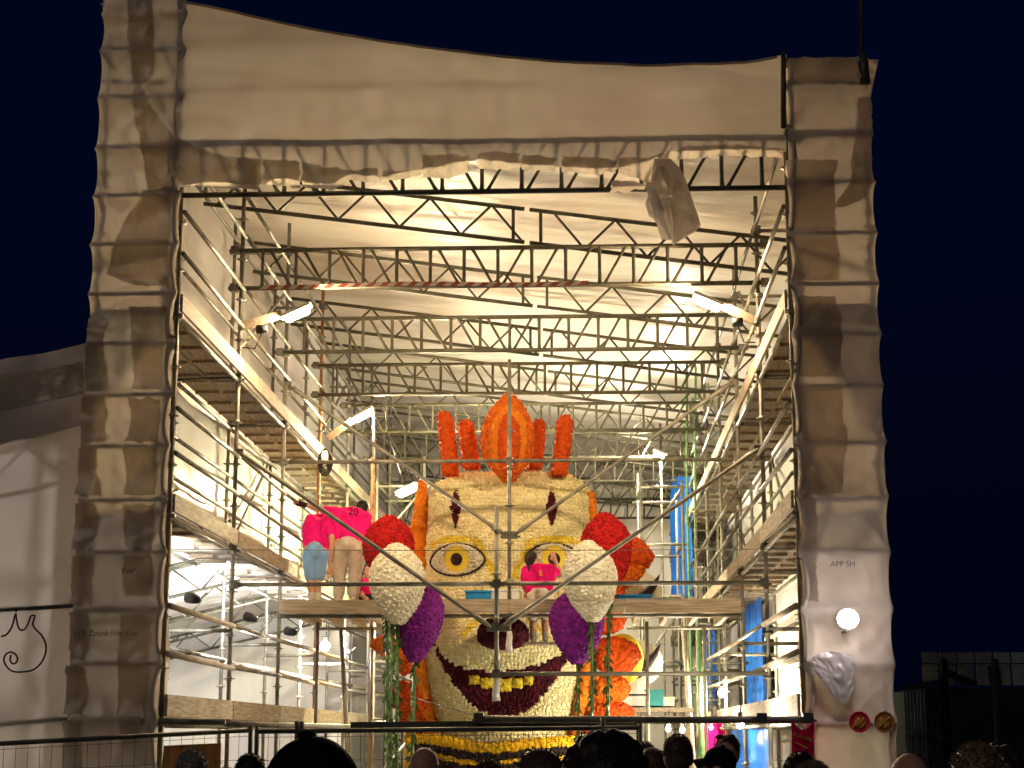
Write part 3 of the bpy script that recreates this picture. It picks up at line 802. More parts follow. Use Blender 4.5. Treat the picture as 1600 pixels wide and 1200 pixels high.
tube_lamp('yellowish tube lamp glowing next to the orange hair of the head', 637, 768, YB(3) + 1.3, math.radians(26), 'lamp_yellow', lambda t, c: rope_part(t, [c + Vector((-0.05, 0.05, 0.08)), Vector((c.x - .2, YB(3) + .3, 6.3)), Vector((c.x - .25, YB(3), 6.85))]))
tube_lamp('small white lamp clamped high near the hall end', 1030, 711, YB(5), math.radians(-25), 'lamp_white', lambda t, c: tubep('pole', MAT['steel'], t, c + Vector((0.03, 0.08, 0.6)), (c.x + 0.03, c.y + 0.08, 0.0), 0.022), 0.2, 0.035)
def bulb(label, px, py, Y, mat='bulb_white', r=0.05, hang=0.35):
    c = Q(px, py, Y)
    t = thing('light_bulb', label, 'lamp', c, 'bare bulbs low in the hall')
    part('glowing_bulb', MAT[mat], t, lambda m: m.ell(c, (r, r, r * 1.15), 8, 6))
    part('socket', MAT['rubber'], t, lambda m: (m.tube(c + Vector((0, 0.01, r * 0.9)), c + Vector((0, 0.01, r + 0.09)), 0.024, 8), m.path([c + Vector((0, 0.01, r + .08)), c + Vector((0.02, 0.01, r + .2)), c + Vector((0, 0.01, r + hang))], 0.006)))
bulb('bare bulb in the side hall, against the white end wall', 508, 1010, YB(4) - 0.6, 'side_bulb', 0.07)
bulb('bare bulb above the pink shirt behind the poles', 1128, 1083, YB(3) - 0.3)
bulb('bare bulb hung at the front bar before the lowest blue tarpaulin', 1157, 1132, YB(1) - 1.2, r=0.035)
bulb('small bulb in the string above the cropped head, first of the pair', 1044, 1139, YB(2), r=0.028, hang=0.2)
bulb('small bulb in the string above the cropped head, second of the pair', 1066, 1141, YB(2) + 0.3, r=0.028, hang=0.2)
bulb('tiny bulb behind the head with sunglasses', 1111, 1137, YB(2) + 1.0, r=0.022, hang=0.2)
# floodlight on the pylon
c = Q(1325, 967, YF - 0.32)
fl = thing('floodlight', 'blazing white floodlight on the film pylon above the badges', 'lamp', c)
part('glowing_face', MAT['flood_white'], fl, lambda m: (m.ell(c, (0.095, 0.035, 0.088), 16, 10)))
part('housing', MAT['black_paint'], fl, lambda m: (m.box(c + Vector((0, 0.085, 0.0)), (0.075, 0.04, 0.07)),), False)
part('bracket', MAT['steel_dark'], fl, lambda m: (m.tube(c + Vector((0, 0.09, -0.1)), c + Vector((0, 0.36, -0.1)), 0.014), m.tube(c + Vector((-.12, .07, 0)), c + Vector((.12, .07, 0)), 0.01)))

# ------------------------------------------------------------------ bridge platform around the head
PY0, PZ = YB(2) - 0.1, Q(800, 938, YB(2) - 0.1).z
plat = thing('bridge_platform', 'plank platform crossing in front of the eyes of the head', 'platform', (-0.9, PY0, PZ))
xl, xr = Q(437, 945, PY0).x, Q(1158, 945, PY0).x
for k in range(4):
    xa = lerp(xl, xr, k / 4); xb = lerp(xl, xr, (k + 1) / 4)
    part('edge_board', MAT['wood_x'], plat, lambda m: m.box(((xa + xb) / 2, PY0 - 0.02, PZ - 0.075), ((xb - xa) / 2 - 0.004, 0.02, 0.085 + 0.004 * (k % 2))), False)
for k in range(2):
    yy = PY0 + 0.16 + 0.3 * k
    part('plank', MAT['wood_x'], plat, lambda m: m.box(((xl + xr) / 2, yy, PZ - 0.025), ((xr - xl) / 2, 0.14, 0.022)), False)
for (xa, xb) in ((xl, -2.78), (0.55, xr)):
    for k in range(8):
        yy = PY0 + 0.76 + 0.28 * k
        part('plank', MAT['wood_x'], plat, lambda m: m.box(((xa + xb) / 2, yy, PZ - 0.025), ((xb - xa) / 2, 0.132, 0.022)), False)
    for k in range(4):
        xx = lerp(xa + 0.1, xb - 0.12, k / 3)
        part('joist', MAT['wood_pale'], plat, lambda m: m.box((xx, PY0 + 1.45, PZ - 0.11), (0.03, 1.42, 0.055)), False)
    tubep('prop', MAT['steel'], plat, (xa + 0.25, PY0 + 1.6, 0), (xa + 0.25, PY0 + 1.6, PZ - 0.17), 0.024)
    tubep('prop', MAT['steel'], plat, (xb - 0.3, PY0 + 2.7, 0), (xb - 0.3, PY0 + 2.7, PZ - 0.17), 0.024)
    tubep('bearer', MAT['steel'], plat, (xa, PY0 + 2.75, PZ - 0.19), (xb, PY0 + 2.75, PZ - 0.19), 0.024)
tubep('bearer', MAT['steel'], plat, (xl, PY0 + 0.1, PZ - 0.19), (xr, PY0 + 0.1, PZ - 0.19), 0.024)

# ------------------------------------------------------------------ blossoms
def blossom(m, p, n, r, seed):
    """little pompon dahlia: three rings of petals rising to a dimple"""
    n = n.normalized(); x = n.orthogonal().normalized(); y = n.cross(x)
    a0 = random.random() * 6.28; k = 6; vs = []
    for rr, h in ((1.0, -0.15), (0.88, 0.42), (0.42, 0.74)):
        for i in range(k):
            a = a0 + 6.283 * i / k + (0.5 if rr == 0.88 else 0)
            j = rr * r * random.uniform(0.88, 1.12)
            vs.append(p + x * (j * math.cos(a)) + y * (j * math.sin(a)) + n * (h * r * random.uniform(.85, 1.15)))
    vs.append(p + n * (0.60 * r))
    fs = []
    for q in range(2):
        for i in range(k):
            j = (i + 1) % k
            fs.append((q * k + i, q * k + j, (q + 1) * k + j, (q + 1) * k + i))
    for i in range(k): fs.append((2 * k + i, 2 * k + (i + 1) % k, 3 * k))
    m.add(vs, fs)
def cover(shape, mat, parent, r=0.034, sep=0.052, name='blossoms', front=None):
    """blossoms spread over a shape (a MB), no two closer than sep"""
    m = MB(); cell = {}
    tris = []; tot = 0
    V = [Vector(v) for v in shape.v]
    for f in shape.f:
        for k in range(1, len(f) - 1):
            a, b, c = V[f[0]], V[f[k]], V[f[k + 1]]
            nn = (b - a).cross(c - a); A = nn.length / 2
            if A > 1e-8: tot += A; tris.append((tot, a, b, c, nn.normalized()))
    cen = sum(V, Vector()) / len(V)
    import bisect
    cum = [t[0] for t in tris]; tries = int(tot / (sep * sep) * 5)
    for _ in range(tries):
        t = tris[min(len(tris) - 1, bisect.bisect(cum, random.random() * tot))]
        u, v = random.random(), random.random()
        if u + v > 1: u, v = 1 - u, 1 - v
        p = t[1] + (t[2] - t[1]) * u + (t[3] - t[1]) * v; n = t[4]
        if n.dot(p - cen) < 0: n = -n
        if front is not None and n.y > front: continue
        key = (int(p.x // sep), int(p.y // sep), int(p.z // sep)); ok = True
        for dx in (-1, 0, 1):
            for dy in (-1, 0, 1):
                for dz in (-1, 0, 1):
                    for q in cell.get((key[0] + dx, key[1] + dy, key[2] + dz), ()):
                        if (q - p).length_squared < sep * sep: ok = False
        if not ok: continue
        cell.setdefault(key, []).append(p)
        nn = n + Vector((random.uniform(-.3, .3), random.uniform(-.3, .3), random.uniform(-.3, .3)))
        blossom(m, p - n * 0.006, nn, r * random.uniform(0.85, 1.18), 0)
    o = m.build(name, MAT[mat], parent, False); o['kind'] = 'stuff'
    return o
def solid(prof, y0, depth, ntheta=20, power=2.3, bend=None):
    """body of rounded cross-section from rows (z, x_left, x_right)"""
    m = MB(); prof = sorted(prof); n = ntheta; vs = []
    for k, (z, a, b) in enumerate(prof):
        c, w = (a + b) / 2, (b - a) / 2
        e = 2 / power
        d = depth * (0.35 + 0.65 * min(1, w / (max(q[2] - q[1] for q in prof) / 2)))
        for i in range(n):
            t = 2 * math.pi * i / n; ct, st = math.cos(t), math.sin(t)
            vs.append((c + w * math.copysign(abs(ct) ** e, ct), y0 + d * math.copysign(abs(st) ** e, st) + (bend(z) if bend else 0), z))
    fs = []
    for k in range(len(prof) - 1):
        for i in range(n):
            j = (i + 1) % n
            fs.append((k * n + i, k * n + j, (k + 1) * n + j, (k + 1) * n + i))
    fs += [tuple(range(n - 1, -1, -1)), tuple(range((len(prof) - 1) * n, len(prof) * n))]
    m.add(vs, fs); return m
def pix_prof(rows, Y, dense=10):
    """photo rows (row, left, right) at distance Y -> smooth metric profile"""
    rows = sorted(rows); L = [(r[0], r[1]) for r in rows]; R_ = [(r[0], r[2]) for r in rows]; out = []
    for k in range(dense + 1):
        py = lerp(rows[0][0], rows[-1][0], k / dense)
        a, b = Q(interp(L, py), py, Y), Q(interp(R_, py), py, Y)
        out.append((a.z, a.x, b.x))
    return out

# ------------------------------------------------------------------ the flower covered clown head
HY = 23.75
hd = thing('clown_head', 'huge flower covered clown head with cream face and orange hair', 'parade float', (Q(790, 1000, HY).x, HY, 0))
FACE = [(729, 712, 884), (733, 698, 896), (742, 680, 908), (752, 669, 917), (766, 663, 921), (800, 662, 923), (850, 658, 928), (900, 657, 932), (940, 658, 932), (975, 656, 928), (1010, 652, 922), (1050, 652, 914), (1090, 660, 906), (1130, 676, 894), (1165, 690, 882), (1210, 694, 878)]
FL = [(r[0], r[1]) for r in FACE]; FR = [(r[0], r[2]) for r in FACE]
def gauss(px, py, cx, cy, sx, sy): return math.exp(-((px - cx) / sx) ** 2 - ((py - cy) / sy) ** 2)
def relief(px, py):
    g = -0.30 * gauss(px, py, 788, 1000, 95, 42)                         # muzzle
    g += -0.16 * gauss(px, py, 788, 945, 40, 60)                         # bridge of the nose
    g += -0.10 * gauss(px, py, 715, 850, 60, 16) - 0.10 * gauss(px, py, 862, 850, 60, 16)   # brow bulges
    g += 0.08 * gauss(px, py, 712, 880, 46, 22) + 0.08 * gauss(px, py, 868, 880, 46, 22)   # eye hollows
    g += -0.10 * sstep(762, 752, py) * (1 if py > 700 else 0)             # cap fold on the forehead
    g += 0.10 * math.exp(-((py - 759 - 4 * math.sin(px * .03)) / 4.0) ** 2)
    g += 0.16 * gauss(px, py, 788, 1085, 70, 30)                          # mouth hollow
    g += -0.10 * gauss(px, py, 788, 1135, 60, 26)                         # chin
    return g
def face_pt(u, py):
    """u in -1..1 across the front, beyond that round the back"""
    l, r = interp(FL, py), interp(FR, py)
    top = sstep(728, 775, py) * 0.6 + 0.4
    th = u * math.pi / 2; sx = math.sin(th); cz = math.cos(th)
    e = 2 / 2.6
    sx = math.copysign(abs(sx) ** e, sx); cz = math.copysign(abs(cz) ** e, cz)
    px = (l + r) / 2 + (r - l) / 2 * sx
    p = Q(px, py, HY)
    return Vector((p.x, HY + 0.95 - 0.95 * top * cz + (relief(px, py) if abs(u) < 1 else 0), p.z)), px
def inpoly(x, y, P):
    c = False; n = len(P)
    for i in range(n):
        (x1, y1), (x2, y2) = P[i], P[(i + 1) % n]
        if (y1 > y) != (y2 > y) and x < (x2 - x1) * (y - y1) / (y2 - y1) + x1: c = not c
    return c
MOUTH = [(676, 998), (686, 1018), (705, 1036), (735, 1046), (770, 1050), (810, 1047), (845, 1038), (872, 1024), (892, 1008), (884, 1030), (868, 1060), (850, 1085), (832, 1104), (808, 1119), (772, 1120), (748, 1112), (724, 1090), (702, 1060), (684, 1028)]
EYES = [(713, 874, 45, 24), (866, 874, 45, 24)]
def mark(cx, px, py):                # detached lozenge of make-up high above each eye
    return abs(px - cx) < 6.5 * (1 - abs(py - 790) / 34) and abs(py - 790) < 34
BROWS = [[(668, 846), (690, 838), (712, 836), (740, 842), (752, 852), (740, 850), (712, 846), (690, 848), (672, 854)], [(828, 852), (840, 842), (866, 836), (890, 838), (912, 846), (908, 854), (890, 848), (866, 846), (840, 850)]]
def zone(px, py):
    if inpoly(px, py, MOUTH): return 'm'
    for b in BROWS:
        if inpoly(px, py, b): return 'y'
    for cx, cy, a, b in EYES:
        if ((px - cx) / a) ** 2 + ((py - cy) / b) ** 2 < 1: return 'e'
    # yellow folds running from the nose
    for s in (-1, 1):
        d = abs((px - (788 + s * 30)) - s * (py - 960) * 0.9) if 960 < py < 1000 else 99
        if d < 5: return 'y'
        d = abs((px - (788 + s * 14)) - s * (900 - py) * 0.55) if 845 < py < 905 else 99
        if d < 6: return 'y'
    return 'c'
zi = {'c': 0, 'm': 1, 'y': 2, 'e': 0}
def ffn(u, v):
    py = lerp(1210, 729, v); return face_pt(lerp(-2, 2, u), py)[0]
def fmi(u, v):
    py = lerp(1210, 729, v); uu = lerp(-2, 2, u)
    if abs(uu) > 1: return 0
    return zi[zone(face_pt(uu, py)[1], py)]
def facebuild(m):
    m.grid(200, 150, ffn, fmi)
    top = [face_pt(lerp(-2, 2, i / 40), 729)[0] for i in range(40)]; m.add(top, [tuple(range(40))])
face = part('face', [MAT['petal_cream'], MAT['petal_burgundy'], MAT['petal_yellow']], hd, facebuild)
petal_mb = {'c': MB(), 'm': MB(), 'y': MB()}
py = 731.0; row = 0
STEP = 5.2
while py < 1208:
    u = -1.45; acc = 0.0; last, lpx = face_pt(u, py); need = (0.5 if row % 2 else 1.0) * 0.048
    while u < 1.45:
        u += 0.004
        p, px = face_pt(u, py); acc += (p - last).length; last = p
        if acc >= need:
            acc = 0; need = 0.048
            z = zone(px, py + 0.5) if abs(u) < 1 else 'c'
            if z == 'e': continue
            a = face_pt(u + 0.01, py)[0] - face_pt(u - 0.01, py)[0]; b = face_pt(u, py - 2)[0] - face_pt(u, py + 2)[0]
            n = a.cross(b)
            if n.length < 1e-9: continue
            n.normalize()
            if n.y > 0 and abs(u) < 1: n = -n
            nn = n + Vector((random.uniform(-.2, .2), random.uniform(-.2, .2), random.uniform(-.2, .2)))
            blossom(petal_mb[z], p + Vector((random.uniform(-.012, .012), random.uniform(-.006, .004), random.uniform(-.012, .012))), nn, 0.031 * random.uniform(0.9, 1.12), 0)
    py += STEP; row += 1
for k, nm, mt in (('c', 'blossoms', 'petal_cream'), ('m', 'mouth', 'petal_burgundy'), ('y', 'eyebrow', 'petal_yellow')):
    o = petal_mb[k].build(nm, MAT[mt], face, False); o['kind'] = 'stuff'
def on_face(px, py, off=0.0):
    l, r = interp(FL, py), interp(FR, py); s = (px - (l + r) / 2) / ((r - l) / 2); s = max(-0.98, min(0.98, s))
    sx = math.copysign(abs(s) ** 1.3, s); u = math.asin(sx) / (math.pi / 2)
    p = face_pt(u, py)[0]; p.y -= off; return p
for (cx, cy_, a, b) in EYES:
    def almond(t, k): return (cx + a * k * math.cos(t), cy_ + b * k * math.copysign(abs(math.sin(t)) ** 1.15, math.sin(t)))
    def eyeball(m):
        m.grid(36, 8, lambda u, v: (lambda q: on_face(q[0], q[1], 0.015 + 0.11 * (1 - v * v)))(almond(u * 2 * math.pi, v)))
    ey = part('eye', MAT['petal_white'], hd, eyeball)
    pts = [on_face(*almond(t * 2 * math.pi / 40, 1.0), 0.045) for t in range(41)]
    part('eye_outline', MAT['petal_black'], ey, lambda m: m.path(pts, 0.014, 6))
    def disc(m, rad, off, dome):
        m.grid(24, 4, lambda u, v: (lambda q: on_face(q[0], q[1], off + dome * (1 - v * v)))((cx + rad * v * math.cos(u * 6.2832), cy_ + rad * v * math.sin(u * 6.2832))))
    iris = part('iris', MAT['petal_yellow'], ey, lambda m: disc(m, 20.5, 0.105, 0.05))
    part('pupil', MAT['petal_black'], ey, lambda m: disc(m, 9.5, 0.155, 0.02))
    sb = MB(); sb.grid(24, 6, lambda u, v: (lambda q: on_face(q[0], q[1], 0.015 + 0.11 * (1 - v * v)))((lambda e, t: (lerp(cx + 21 * math.cos(t), e[0], v), lerp(cy_ + 21 * math.sin(t), e[1], v)))(almond(u * 2 * math.pi, 1.0), u * 2 * math.pi)))
    cover(sb, 'petal_white', ey, 0.02, 0.03, 'blossoms')
# lozenges of make-up above the brows
for cx in (711, 862):
    lz = MB(); lz.grid(8, 16, lambda u, v: on_face(cx + (u * 2 - 1) * 9 * (1 - abs(2 * v - 1)) ** 0.8, lerp(822, 762, v), 0.02 + 0.02 * math.sin(math.pi * u)))
    lo = lz.build('face_mark', MAT['petal_burgundy'], hd); cover(lz, 'petal_burgundy', lo, 0.024, 0.034)
# nose
nc = Q(786, 992, HY - 0.60); nb = MB(); nb.ell(nc, (0.335, 0.27, 0.24), 22, 14)
nb.v = [(x, y, z if z > nc.z - 0.1 else nc.z - 0.1 + (z - nc.z + 0.1) * 0.6) for x, y, z in nb.v]
no = nb.build('nose', MAT['petal_burgundy'], hd); cover(nb, 'petal_burgundy', no, 0.03, 0.046, front=0.4)
# teeth
xs = [733, 750, 772, 800, 818, 834]
for i in range(5):
    a, b = xs[i] + 1.2, xs[i + 1] - 1.2; cxm = (a + b) / 2; yt = 1061 + ((cxm - 785) / 50) ** 2 * -6; yb = yt + 19 - abs(cxm - 785) * 0.16
    def tooth(m):
        m.grid(6, 6, lambda u, v: on_face(lerp(a, b, u), lerp(yb, yt, v), 0.04 + 0.05 * (1 - (2 * u - 1) ** 4) * (1 - (2 * v - 1) ** 4)))
    tb = MB(); tooth(tb); to = tb.build('tooth', MAT['petal_yellow'], hd); cover(tb, 'petal_yellow', to, 0.026, 0.038)
# hair on the crown
def tuft(rows, Y, depth, mat, name='hair_tuft', lab=None, power=2.2, sep=0.05):
    s = solid(pix_prof(rows, Y), Y, depth, 18, power)
    o = s.build(name, MAT[mat], hd); cover(s, mat, o, 0.032, sep, front=0.6)
    if lab: o['label'] = lab
    return o
TY = HY + 0.35
tuft([(616, 790, 800), (628, 780, 812), (645, 764, 824), (665, 755, 832), (690, 751, 835), (715, 754, 832), (735, 772, 815), (752, 786, 803)], TY - 0.18, 0.38, 'petal_orange', lab='tall onion shaped orange tuft')
for k, (sx, mt) in enumerate(((0.74, 'petal_amber'), (0.44, 'petal_deep_orange'))):      # layered leaves on the bud
    tuft([(636 + 14 * k, 790, 800), (655 + 12 * k, 796 - 34 * sx, 796 + 32 * sx), (690, 796 - 40 * sx, 796 + 36 * sx), (722, 796 - 34 * sx, 796 + 28 * sx), (738, 786, 806)], TY - 0.50 - 0.20 * k, 0.20, mt, 'hair_layer')
tuft([(645, 686, 700), (650, 683, 706), (680, 686, 710), (710, 690, 714), (742, 692, 716)], TY, 0.12, 'petal_deep_orange')
tuft([(657, 722, 734), (663, 716, 739), (690, 719, 744), (732, 724, 750)], TY + 0.1, 0.12, 'petal_deep_orange')
tuft([(657, 838, 848), (663, 832, 851), (690, 830, 850), (732, 824, 846)], TY + 0.1, 0.12, 'petal_deep_orange')
tuft([(651, 876, 890), (656, 871, 895), (690, 868, 892), (742, 862, 886)], TY, 0.12, 'petal_deep_orange')
# side hair
tuft([(752, 655, 664), (775, 650, 668), (805, 648, 668), (830, 640, 668), (870, 642, 668), (900, 652, 668)], HY + 0.75, 0.2, 'petal_amber', 'side_hair')
tuft([(772, 918, 928), (800, 918, 932), (840, 920, 936), (880, 922, 940)], HY + 0.75, 0.2, 'petal_amber', 'side_hair')
tuft([(985, 628, 650), (1010, 636, 662), (1050, 645, 668), (1090, 648, 676), (1130, 658, 682), (1168, 664, 688)], HY + 0.5, 0.22, 'petal_amber', 'side_hair')
tuft([(985, 920, 938), (1020, 912, 930), (1060, 905, 925), (1100, 896, 918), (1150, 890, 908)], HY + 0.5, 0.22, 'petal_amber', 'side_hair')
def lock(pts, rad, Y, mat, name='hair_lock'):
    m = MB(); P_ = [Q(x, y, Y) for x, y in pts]
    m.path(P_, 1.0, 12, lambda u: interp([(i / (len(rad) - 1), r) for i, r in enumerate(rad)], u))
    o = m.build(name, MAT[mat], hd); cover(m, mat, o, 0.034, 0.052, front=0.7)
for pts, rad in (([(582, 1003), (596, 1008), (612, 1012), (634, 1020), (650, 1036)], [0.05, 0.12, 0.17, 0.2, 0.16]),
                 ([(630, 1020), (636, 1040), (640, 1050)], [0.14, 0.16, 0.1]),
                 ([(612, 1102), (625, 1085), (645, 1095), (662, 1112)], [0.06, 0.2, 0.24, 0.2]),
                 ([(622, 1118), (645, 1125), (668, 1130)], [0.1, 0.2, 0.16]),
                 ([(940, 880), (965, 862), (990, 866), (1008, 868), (1017, 862)], [0.16, 0.26, 0.24, 0.18, 0.08]),
                 ([(930, 905), (958, 905), (978, 894), (1002, 882)], [0.14, 0.2, 0.2, 0.12]),
                 ([(925, 940), (950, 930), (975, 925)], [0.12, 0.12, 0.08]),
                 ([(935, 970), (952, 970), (966, 968), (974, 962)], [0.2, 0.18, 0.13, 0.06]),
                 ([(935, 1020), (958, 1025), (980, 1024), (998, 1018)], [0.2, 0.26, 0.22, 0.09]),
                 ([(930, 1075), (952, 1078), (970, 1074), (982, 1070)], [0.2, 0.22, 0.16, 0.07]),
                 ([(920, 1120), (950, 1118), (972, 1115), (990, 1117)], [0.18, 0.2, 0.15, 0.08]),
                 ([(915, 1140), (940, 1143), (960, 1142)], [0.14, 0.16, 0.1])):
    lock(pts, rad, HY + 0.45, 'petal_orange' if pts[0][1] % 2 else 'petal_deep_orange')
# ruff: wavy golden and black bands
def ruff(y0, amp, mat, r, k):
    m = MB(); P_ = []
    for i in range(61):
        u = i / 60; a = lerp(-1.75, 1.75, u); px = 785 + 150 * math.sin(a / 1.75 * 1.57); 
        p = Q(px, y0 + amp * math.sin(u * 17 + k) + 12 * (1 - math.cos(a)) * 0 - 16 * (abs(px - 785) / 150) ** 2, HY - 0.2)
        P_.append(Vector((p.x, HY + 0.55 - (0.05 if 'black' in mat else 0) - 0.95 * math.cos(a * 0.85), p.z)))
    m.path(P_, r, 8)
    o = m.build('ruff_band', MAT[mat], hd); cover(m, mat, o, 0.034, 0.05, front=0.6)
for k, (yy, mt, r) in enumerate(((1170, 'petal_gold', 0.09), (1180, 'petal_black', 0.06), (1190, 'petal_gold', 0.085), (1200, 'petal_black', 0.06), (1210, 'petal_gold', 0.09), (1224, 'petal_black', 0.08), (1240, 'petal_gold', 0.12))):
    ruff(yy, 3.0, mt, r, 0.4 * k)
# body under the ruff
sb = MB(); sb.path([(Q(785, 1200, HY).x, HY + 0.7, z) for z in (0.25, 0.6, 1.0, 1.35, 1.6)], 1.0, 24, lambda u: 1.55 - 0.5 * u)
o = sb.build('body', MAT['petal_gold'], hd); cover(sb, 'petal_gold', o, 0.05, 0.085, front=0.3)
part('chassis', MAT['steel_dark'], hd, lambda m: m.box((Q(785, 1200, HY).x, HY + 0.8, 0.16), (1.5, 2.2, 0.14)), False)
# ornaments that stick out behind the hair: white fans with black horns, yellow discs
for (x, y, s) in ((985, 925, 1.0), (982, 1035, 1.1)):
    c = Q(x, y, HY + 1.4)
    part('white_fan', MAT['petal_white'], hd, lambda m: m.ell(c + Vector((0.12, 0.1, 0)), (0.34 * s, 0.10, 0.30 * s), 20, 10))
    pts = [Q(x + dx * s, y + dy * s, HY + 1.25) for dx, dy in ((-8, 24), (12, 14), (26, 2), (38, -12), (46, -28))]
    part('black_horn', MAT['petal_black'], hd, lambda m: m.path(pts, 1.0, 10, lambda u: 0.11 * (1 - u) ** 0.7 * min(1, 0.35 + 3 * u) + 0.004))
c = Q(972, 1030, HY + 1.1)
part('yellow_disc', MAT['petal_yellow'], hd, lambda m: m.ell(c, (0.30, 0.12, 0.36), 20, 10))

# ------------------------------------------------------------------ flower balloons with leaf garlands
def leaf_garland(parent, px0, py0, px1, Y, off=0.0):
    a = Q(px0, py0, Y); b = Vector((Q(px1, 1190, Y).x, Y, 0.05))
    st = tubep('stem', MAT['garland'], parent, a, b, 0.024, 6)
    m = MB(); L = (a - b).length; k = int(L / 0.028)
    for i in range(k):
        p = a.lerp(b, i / k); t = random.random() * 6.28
        d = Vector((math.cos(t) * .5, math.sin(t) * 0.5, -1.3)).normalized()
        side = d.cross(Vector((math.cos(t + 1.2), math.sin(t + 1.2), 0.3))).normalized()
        l = random.uniform(0.07, 0.11); w = l * 0.22
        q = p + Vector((math.cos(t), math.sin(t), 0)) * 0.024
        m.add([q, q + d * l * .45 + side * w, q + d * l + Vector((math.cos(t), math.sin(t), 0)) * .012, q + d * l * .45 - side * w], [(0, 1, 2), (0, 2, 3)])
    o = m.build('leaves', MAT['garland'], st, False); o['kind'] = 'stuff'
def balloon(label, rows, Y, depth, mat, gar=None):
    c = Q(rows[0][1], rows[-1][0], Y)
    t = thing('flower_balloon', label, 'flower balloon', (c.x, Y, 0), 'teardrop flower balloons')
    rr = sorted(rows); s = solid(pix_prof(rr, Y, 18), Y, depth, 26, 2.05)
    o = s.build('balloon_body', MAT[mat], t)
    cover(s, mat, o, 0.030, 0.044, front=0.8)
    for g_ in gar or []: leaf_garland(t, *g_)
def drop(cx, y0, y1, w, tilt=0.0, round_=0.42):
    """teardrop outline: wide above, narrow below"""
    rows = []
    for k in range(15):
        v = k / 14; py = lerp(y0, y1, v)
        h = math.sin(math.pi * min(1, v / (2 * round_)) ) if v < round_ else math.cos((v - round_) / (1 - round_) * math.pi / 2 * 0.93)
        h = max(0.05, h) ** (0.56 if v < round_ else 0.72)
        rows.append((py, cx + tilt * (v - .5) - w / 2 * h, cx + tilt * (v - .5) + w / 2 * h))
    return rows
BY = YB(2) - 0.55
balloon('dark red flower balloon beside the man in grey trousers', drop(607, 808, 905, 78, -4, 0.45), BY + 0.35, 0.33, 'petal_red', [(603, 900, 612, BY + 0.35)])
balloon('cream flower balloon before the dark red one near the workers', drop(621, 852, 974, 86, 2), BY - 0.2, 0.36, 'petal_white', [(612, 970, 611, BY - 0.2), (621, 972, 622, BY - 0.16)])
balloon('purple flower balloon under the cream one near the workers', drop(655, 912, 1033, 72, -14, 0.40), BY + 0.1, 0.3, 'petal_purple', [(648, 1030, 641, BY + 0.1)])
balloon('bright red flower balloon before the orange hair locks', drop(948, 804, 925, 78, 6, 0.38), BY + 0.35, 0.33, 'petal_red', [(952, 920, 944, BY + 0.35)])
balloon('cream flower balloon beside the woman at the eye', drop(922, 848, 970, 84, 8), BY - 0.2, 0.36, 'petal_white', [(925, 966, 924, BY - 0.2)])
balloon('purple flower balloon hanging below the woman at the eye', drop(901, 922, 1036, 84, 2, 0.38), BY + 0.1, 0.3, 'petal_purple', [(903, 1033, 905, BY + 0.1)])

# ------------------------------------------------------------------ people
def blob(m, name, mat, parent, voxel=0.016, smooth=9):
    o = m.build(name, MAT[mat], parent)
    r = o.modifiers.new('remesh', 'REMESH'); r.mode = 'VOXEL'; r.voxel_size = voxel; r.use_smooth_shade = True
    s = o.modifiers.new('smooth', 'SMOOTH'); s.factor = 0.5; s.iterations = smooth
    return o
STAND = dict(ankL=(-.10, 0, .08), ankR=(.10, 0, .08), kneL=(-.10, .025, .49), kneR=(.10, .025, .49), hipL=(-.09, 0, .93), hipR=(.09, 0, .93),
             pel=(0, 0, .97), wai=(0, .01, 1.12), che=(0, .0, 1.32), nek=(0, -.01, 1.48), hed=(0, .03, 1.66),
             shoL=(-.185, 0, 1.44), shoR=(.185, 0, 1.44), elbL=(-.235, -.03, 1.15), elbR=(.235, -.03, 1.15), wriL=(-.24, .05, .90), wriR=(.24, .05, .90))
